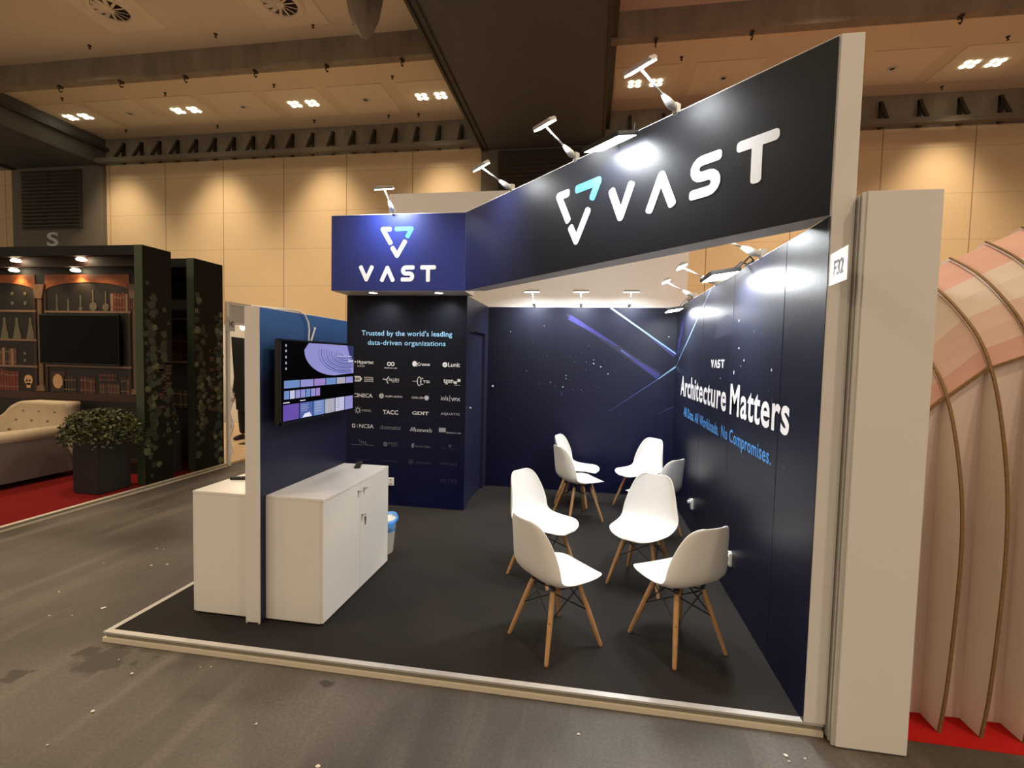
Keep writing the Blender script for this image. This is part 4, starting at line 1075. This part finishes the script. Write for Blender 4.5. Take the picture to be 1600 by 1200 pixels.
books(t, FLb, -4.58, -4.40, 1.171, .26, r, (3,)); books(t, FLb, -4.30, -4.05, 1.171, .24, r, (1, 3, 4)); books(t, FLb, -3.98, -3.66, 1.171, .16, r, (1, 3)); books(t, FLb, -3.98, -3.70, 1.35, .12, r, (3, 4)); books(t, FLb, -3.62, -3.48, 1.171, .26, r, (3, 1))
books(t, FLb, -5.5, -4.3, .70, .26, r, (3, 3, 3, 1))
for (x, z, h, rr) in [(-4.67, 2.346, .24, .022), (-4.48, 2.346, .17, .02), (-4.27, 2.346, .22, .03), (-4.06, 2.346, .30, .062), (-3.85, 2.346, .28, .055)]:
    bt = MB(); disc(bt, FLb, x, z + rr, rr, .001, .008, 14); rect(bt, FLb, x - .010, x + .010, z + rr, z + h, .001, .006); bt.build('printed_bottle', m_glassy, t)
for (x, z) in [(-5.45, 2.351), (-5.22, 2.351)]:
    bt = MB()
    for zz in (z + .10, z + .24): disc(bt, FLb, x, zz, .026, .001, .006, 10)
    bt.build('printed_flask', m_glassy, t)
for x in (-5.60, -5.38, -5.14):
    bt = MB(); pane(bt, FLb, [(x - .075, 1.932), (x + .075, 1.932), (x + .02, 2.16), (x + .02, 2.24), (x - .02, 2.24), (x - .02, 2.16)], .001, .006); bt.build('printed_flask', m_glassy, t)
bt = MB()
for z in (1.62, 1.72): disc(bt, FLb, -5.25, z, .022, .001, .006, 10)
bt.build('printed_flask', m_glassy, t)
bn = MB(); disc(bn, FLb, -5.20, 1.335, .075, .001, .006, 16); rect(bn, FLb, -5.235, -5.165, 1.22, 1.29, .001, .006); disc(bn, FLb, -4.68, 1.33, .085, .008, .012, 18, .105); 
bn.build('printed_skull_and_portrait', m_bone, t)
hl = MB(); disc(hl, FLb, -5.225, 1.325, .018, .0065, .0075, 10); disc(hl, FLb, -5.175, 1.325, .018, .0065, .0075, 10); rect(hl, FLb, -4.80, -4.56, 1.18, 1.47, .004, .006)
hl.build('printed_dark_details', m_mahog, t)
# second niche backdrop
FL2 = Frame((0, 4.30, 0), (1, 0, 0), (0, 0, 1), (0, -1, 0))
t = thing('library_backdrop', (-5.5, 4.3, PZ), 'narrow visible strip of library print in the second niche between the ivy panels', 'backdrop')
MB().box(-9, PX - .121, 4.30, 4.34, PZ, 3.07).build('panel', m_libdark, t)
k = MB()
for z in (2.30, 1.62): rect(k, FL2, -9, -2.95, z, z + .03, .001, .01)
k.build('printed_shelves', m_lshelf, t)
books(t, FL2, -3.9, -2.95, 1.66, .42, r, (0, 4, 0, 2)); books(t, FL2, -3.9, -2.95, .9, .3, r, (3, 1))
# wall TV in the library
t = thing('wall_television', (-4.23, 3.38, 1.58), 'switched off black television hung on the library print wall', 'television')
MB().box(-4.90, -3.57, 3.345, 3.385, 1.585, 2.29).build('casing', m_blackpl, t, bevel=.004)
MB().box(-4.885, -3.585, 3.342, 3.3455, 1.60, 2.275).build('screen', m_screen, t)
MB().box(-4.5, -4.0, 3.385, 3.4195, 1.8, 2.1).build('wall_bracket', m_black, t)
# sofa
m_sofa = mat('beige_upholstery', lin(190, 176, 152), .9, spec=.2, var=.1, scale=40, bump=.4, bscale=260)
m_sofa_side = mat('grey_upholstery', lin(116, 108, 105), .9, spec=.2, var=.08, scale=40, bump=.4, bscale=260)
t = thing('tufted_sofa', (-5.2, 2.6, PZ), 'beige tufted sofa with a curved back standing on the red carpet', 'sofa')
SX = -4.15
MB().box(-6.4, SX - .12, 1.65, 3.15, PZ + .06, .46).build('seat_base', m_sofa_side, t, bevel=.02)
ar = MB(); pr_ = [(-.115, .12), (0, .12), (.002, .58), (.0, .64), (-.02, .69), (-.06, .715), (-.11, .71), (-.15, .68), (-.16, .62), (-.13, .56), (-.115, .5)]
ar.cur = 0
ar.prism([(SX + a, 1.60, z) for a, z in pr_], (0, 1.70, 0)); ar.build('armrest', m_sofa_side, t, smooth=False)
cp = MB(); cp.tube([(SX - .075, 1.59, .665), (SX - .075, 2.4, .668), (SX - .075, 3.31, .672)], .088, 14); cp.build('arm_roll', m_sofa, t, smooth=True)
MB().box(-6.35, SX - .13, 1.68, 3.05, .46, .60).build('seat_cushion', m_sofa, t, bevel=.04, seg=3)
# camel back
bk = MB(); nx = 40; nz = 14; x0, x1 = -6.4, SX + .02; vs_ = []
def backz(x):
    q = min(max((x + 5.35) / .55, 0), 1); q = q * q * (3 - 2 * q); return .80 + .27 * q
for i in range(nx + 1):
    x = x0 + (x1 - x0) * i / nx
    for j in range(nz + 1):
        zt = backz(x); z = .44 + (zt - .44) * j / nz
        tuft = .022 * math.sin(x * 2 * PI / .26 + (PI if (int(z / .13) % 2) else 0)) * math.sin(z * PI / .13)
        vs_.append((x, 3.10 - .05 * (j / nz) ** 3 + tuft * .7, z))
    for j in range(nz + 1):
        zt = backz(x); z = zt - (zt - .12) * j / nz; vs_.append((x, 3.24 + .03 * math.cos(j / nz * PI / 2), z - .0))
m_ = 2 * (nz + 1)
bk.raw(vs_, [(i * m_ + j, (i + 1) * m_ + j, (i + 1) * m_ + (j + 1) % m_, i * m_ + (j + 1) % m_) for i in range(nx) for j in range(m_)] + [tuple(range(m_)), tuple(reversed(range(nx * m_, (nx + 1) * m_)))])
bk.build('backrest', m_sofa, t, smooth=True)
bu = MB()
for i in range(9):
    for z in (.66, .80, .93):
        x = -4.32 - .26 * i - (.13 if z == .80 else 0)
        if z < backz(x) - .06: bu.cyl((x, 3.075, z), (x, 3.10, z), .014, n=8)
bu.build('buttons', m_sofa_side, t)
fo = MB()
for x in (-6.3, SX - .1):
    for y in (1.75, 3.1): fo.cyl((x, y, PZ + .001), (x, y, .13), .02, .03, 8)
fo.build('foot', m_black, t)
# planters
m_planter = mat('charcoal_planter', lin(25, 25, 28), .55, var=.1, scale=10)
m_leafs = [mat('boxwood_leaf', lin(*c), .5, var=.25, scale=60) for c in ((58, 64, 36), (82, 84, 46), (40, 46, 28), (112, 106, 62))]
def planter(x0, x1, y0, y1, zt, label, seed, nleaf, spread=.12, ylo=-99, yhi=99):
    t = thing('planter', ((x0 + x1) / 2, (y0 + y1) / 2, PZ), label, 'plant', 'planters of the library stand')
    MB().box(x0, x1, y0, y1, PZ + .001, zt).build('planter_box', m_planter, t, bevel=.006)
    r = random.Random(seed); lv = MB(); cx_, cy_ = (x0 + x1) / 2, (y0 + y1) / 2
    for i in range(nleaf):
        a = r.uniform(0, 2 * PI); q = math.sqrt(r.random()); hx, hy = (x1 - x0) / 2 + spread, (y1 - y0) / 2 + spread * .8
        x = cx_ + hx * q * math.cos(a) * 1.12; y = cy_ + hy * q * math.sin(a) * 1.12
        y = min(max(y, ylo), yhi)
        z = zt - .04 + (.25 * math.sqrt(max(0, 1 - q * q)) + .06) * r.random() ** .55 - (.16 * r.random() if q > .8 else 0)
        s_ = r.uniform(.018, .034); d = Vector((r.gauss(0, 1), r.gauss(0, 1), r.gauss(.5, .7))).normalized(); u = d.orthogonal().normalized()
        rot = r.uniform(0, 6.28); w_ = d.cross(u); u, w_ = u * math.cos(rot) + w_ * math.sin(rot), w_ * math.cos(rot) - u * math.sin(rot)
        p = Vector((x, y, z)); lv.cur = r.choice((0, 0, 1, 1, 2, 2, 3))
        lv.poly([p - u * s_, p - u * s_ * .2 + w_ * s_ * .5 + d * s_ * .12, p + u * s_, p - u * s_ * .2 - w_ * s_ * .5 + d * s_ * .12])
    lv.build('foliage', m_leafs, t, fix=False)
    st = MB()
    for i in range(16):
        a = r.uniform(0, 6.28); st.tube([(cx_, cy_, zt - .15), (cx_ + .1 * math.cos(a), cy_ + .1 * math.sin(a), zt), (cx_ + .22 * math.cos(a), cy_ + .2 * math.sin(a), zt + r.uniform(.02, .2))], .004, 5)
    st.build('stems', m_mahog, t)
planter(-3.25, -2.88, 2.44, 2.86, .80, 'square charcoal planter with bushy green leaves in front of the first ivy panel', 21, 3200, .19, yhi=2.885)
planter(-3.24, -2.95, 3.49, 3.72, .78, 'square charcoal planter between the two ivy panels, mostly hidden', 22, 1300, .0, ylo=3.50, yhi=3.705)

# ------------------------------------------------------------------ white frame stand further back on the left
m_lightfloor = mat('pale_wood_floor', lin(196, 168, 132), .6, var=.12, scale=8)
o = MB().box(-6.5, PX - .02, 4.42, 8.58, .0, .03).build('stand_floor', m_lightfloor); tag(o, 'pale wooden floor of the white framed stand', 'platform')
t = thing('frame_stand', (PX, 4.6, 0), 'white system frame with grey fascia panel and post beside the ivy panel', 'stand frame')
MB().box(PX + .0, PX + .05, 4.345, 4.395, 0.001, 2.60).build('frame_post', m_white, t, bevel=.004)
MB().box(PX + .0, PX + .05, 4.395, 9.3, 2.55, 2.60).build('top_rail', m_white, t)
MB().box(PX + .0, PX + .05, 4.395, 9.3, 2.24, 2.28).build('lower_rail', m_white, t)
MB().box(PX + .02, PX + .03, 4.395, 9.3, 2.28, 2.55).build('fascia_panel', m_greys[3], t)
MB().box(-8, PX - .1, 8.6, 8.66, .03, 2.5).build('rear_panel', m_white, t)
MB().box(-6.6, -6.54, 4.5, 8.6, .03, 2.5).build('side_panel', m_white, t)
FN = Frame((PX + .052, 0, 0), (0, 1, 0), (0, 0, 1), (1, 0, 0))
p0 = at(352, 494, 0, PX + .05); p1 = at(367, 518, 0, PX + .05)
t = thing('stand_sign', (PX + .05, p0.y, p1.z), 'grey stand number plate 142 hanging on the white frame', 'sign')
MB().box(PX + .045, PX + .052, p0.y, p1.y, p1.z, p0.z).build('sign_board', m_greys[3], t)
k = MB(); text(k, FN, '142', p0.y + (p1.y - p0.y) * .40, p0.y + (p1.y - p0.y) * .85, p1.z + (p0.z - p1.z) * .3, p1.z + (p0.z - p1.z) * .72, .02); k.build('lettering', m_hole, t, fix=False)
p = at(380, 511, 1, 5.3)
t = thing('globe_lamp', p, 'small glowing globe lamp inside the white framed stand', 'lamp')
MB().lathe([(.001, -.055), (.035, -.043), (.055, 0), (.035, .043), (.001, .055)], p, 16, False).build('globe', emat('globe_glow', (1, .93, .8, 1), 12), t, smooth=True)
MB().cyl(p + Vector((0, 0, .05)), (p.x, p.y, 2.55), .012, n=8).build('lamp_stem', m_white, t)
light('POINT', 'globe_light', p - Vector((0, 0, .12)), 30, (1, .85, .62), t, size=.06)
# black banner and the person behind it
q = [at(361, 526, 1, 6.0), at(392, 530, 1, 6.0), at(392, 640, 1, 6.0), at(369, 640, 1, 6.0)]
b = MB(); b.prism(q, (0, .03, 0)); t = thing('banner_board', (q[3].x, 6.0, q[3].z), 'tall black board standing inside the white framed stand', 'board')
b.build('board', m_black, t)
b = MB(); b.cyl((q[2].x - .02, 6.02, .03), (q[2].x - .02, 6.02, q[2].z), .015); b.box(q[2].x - .2, q[2].x + .15, 5.9, 6.15, .03, .045); b.build('stand_leg', m_black, t)
def skin(name, verts, edges, radii, m, parent):
    me = bpy.data.meshes.new(name); me.from_pydata(verts, edges, []); me.materials.append(m)
    o = bpy.data.objects.new(name, me); COL.objects.link(o)
    md = o.modifiers.new('skin', 'SKIN')
    if not me.skin_vertices: me.attributes.new('skin_vertices', 'FLOAT', 'POINT') if False else None
    bm = bmesh.new(); bm.from_mesh(me); ly = bm.verts.layers.skin.verify()
    for v, r_ in zip(bm.verts, radii): v[ly].radius = (r_, r_); v[ly].use_root = False
    bm.verts.ensure_lookup_table(); bm.verts[0][ly].use_root = True
    bm.to_mesh(me); bm.free()
    o.modifiers.new('smooth', 'SUBSURF').render_levels = 2
    md.use_smooth_shade = True
    attach(o, parent); return o
f0 = at(374, 686, 2, .06)
px, py = f0.x + .06, f0.y + .15
t = thing('person', (px, py, .03), 'person in dark clothes and black shoes standing behind the black board', 'person')
m_skin = mat('skin', lin(196, 150, 122), .55, var=.05); m_coat = mat('dark_coat', lin(38, 38, 42), .85, var=.15, scale=20); m_trous = mat('dark_trousers', lin(30, 30, 34), .85, var=.15, scale=20); m_hair = mat('brown_hair', lin(52, 38, 28), .6, var=.3, scale=60)
def B(x, y, z): return (px + x, py + y, .037 + z)
bodyv = [B(0, 0, .95), B(0, 0, 1.2), B(0, .0, 1.42), B(0, -.01, 1.52), B(0, -.02, 1.60), B(0, -.03, 1.70), B(-.10, 0, .90), B(-.11, -.01, .5), B(-.11, .02, .09), B(.10, 0, .90), B(.11, -.01, .5), B(.11, .02, .09),
         B(-.19, 0, 1.41), B(-.25, .02, 1.12), B(-.25, -.06, .88), B(.19, 0, 1.41), B(.25, .02, 1.12), B(.25, -.06, .88)]
bedge = [(0, 1), (1, 2), (2, 3), (3, 4), (4, 5), (0, 6), (6, 7), (7, 8), (0, 9), (9, 10), (10, 11), (2, 12), (12, 13), (13, 14), (2, 15), (15, 16), (16, 17)]
brad = [.14, .13, .14, .055, .085, .08, .085, .06, .04, .085, .06, .04, .06, .045, .032, .06, .045, .032]
body = skin('body', bodyv, bedge, brad, m_skin, t)
cv = [B(0, 0, 1.0), B(0, 0, 1.2), B(0, 0, 1.42), B(0, 0, .78), B(0, 0, .55), B(-.19, 0, 1.41), B(-.255, .02, 1.12), B(-.255, -.05, .92), B(.19, 0, 1.41), B(.255, .02, 1.12), B(.255, -.05, .92)]
skin('coat', cv, [(0, 1), (1, 2), (0, 3), (3, 4), (2, 5), (5, 6), (6, 7), (2, 8), (8, 9), (9, 10)], [.17, .165, .16, .18, .19, .075, .06, .05, .075, .06, .05], m_coat, t)
tv = [B(0, 0, .93), B(-.10, 0, .82), B(-.11, -.01, .48), B(-.11, .02, .10), B(.10, 0, .82), B(.11, -.01, .48), B(.11, .02, .10)]
skin('trousers', tv, [(0, 1), (1, 2), (2, 3), (0, 4), (4, 5), (5, 6)], [.15, .10, .078, .065, .10, .078, .065], m_trous, t)
for sx in (-1, 1):
    sh = MB(); sh.tube([B(sx * .11, .09, .045), B(sx * .115, .03, .05), B(sx * .13, -.06, .045), B(sx * .145, -.15, .03), B(sx * .15, -.19, .026)], [.035, .05, .048, .042, .022], 12); sh.build('shoe', m_blackpl, t, smooth=True)
    for i, (dx, ln) in enumerate(((-.024, .075), (-.008, .088), (.008, .082), (.022, .065))):
        skin('finger', [B(sx * .25 + dx, -.07, .83), B(sx * .25 + dx, -.085, .83 - ln * .55), B(sx * .25 + dx * 1.1, -.08, .83 - ln)], [(0, 1), (1, 2)], [.010, .009, .007], m_skin, t)
    skin('hand', [B(sx * .25, -.06, .88), B(sx * .25, -.07, .83), B(sx * .22, -.09, .81), B(sx * .215, -.10, .78)], [(0, 1), (0, 2), (2, 3)], [.03, .032, .012, .009], m_skin, t)
hr = MB(); hr.lathe([(.095, -.02), (.10, .03), (.085, .08), (.05, .11), (.001, .12)], Vector(B(0, -.01, 1.66)), 16, False); hr.build('hair', m_hair, t, smooth=True)
fc = MB(); fc.cyl(B(0, -.115, 1.63), B(0, -.145, 1.615), .012, .016, 8); fc.build('nose', m_skin, t)
for sx in (-1, 1):
    MB().lathe([(.001, -.01), (.010, 0), (.001, .01)], Vector(B(sx * .032, -.105, 1.655)), 8, False).build('eye', m_black, t)
    MB().lathe([(.001, -.03), (.014, 0), (.001, .03)], Vector(B(sx * .092, -.02, 1.64)), 8, False).build('ear', m_skin, t)
k = MB(); k.tube([B(-.024, -.106, 1.585), B(0, -.112, 1.583), B(.024, -.106, 1.585)], .005, 6); k.build('mouth', m_brick, t)
# folded leaflet rack by the post
t = thing('leaflet_rack', (PX - .3, 5.0, .03), 'zigzag leaflet rack just behind the white frame post', 'rack')
pz = [at(356 + (6 if i % 2 else 0), 600 + 22 * i, 1, 4.9) for i in range(6)]
k = MB(); k.tube([Vector((a.x, 4.9, a.z)) for a in pz], .009, 6); k.tube([Vector((a.x, 4.95, a.z)) for a in pz], .009, 6); k.build('rack_frame', m_greys[2], t)
for i in range(0, 5, 2):
    k = MB(); a = pz[i]; b_ = pz[i + 1]; k.prism([(a.x, 4.9, a.z), (b_.x, 4.9, b_.z), (b_.x, 4.93, b_.z), (a.x, 4.93, a.z)], (0.004, 0, .004)); k.build('tray', m_card_pink, t)

# litter on the hall floor
m_scrap = mat('scrap_white', lin(220, 214, 200), .8, var=.1)
r = random.Random(5)
for (u, v, s_) in [(162, 950, .028), (236, 884, .02), (262, 882, .016), (245, 857, .012), (256, 858, .008), (77, 962, .008), (92, 925, .010), (113, 962, .009), (206, 1053, .014), (145, 1112, .016), (186, 1031, .009), (330, 1042, .008), (313, 1043, .008), (74, 1165, .010), (400, 1132, .012), (497, 1198, .02), (1228, 1181, .016), (1233, 1190, .008), (904, 1148, .012), (162, 880, .008), (1258, 1186, .008)]:
    p = at(u, v, 2, .002); k = MB(); n = 6; a0 = r.uniform(0, 6)
    pts = [(p.x + s_ * r.uniform(.35, .8) * math.cos(a0 + 2 * PI * i / n), p.y + s_ * r.uniform(.3, .65) * math.sin(a0 + 2 * PI * i / n), .001 + r.uniform(0, .004)) for i in range(n)]
    k.prism(pts, (0, 0, .003)); tag(k.build('paper_scrap', m_scrap), 'tiny pale scrap of litter lying on the hall floor', 'litter', 'scraps of litter on the hall floor')
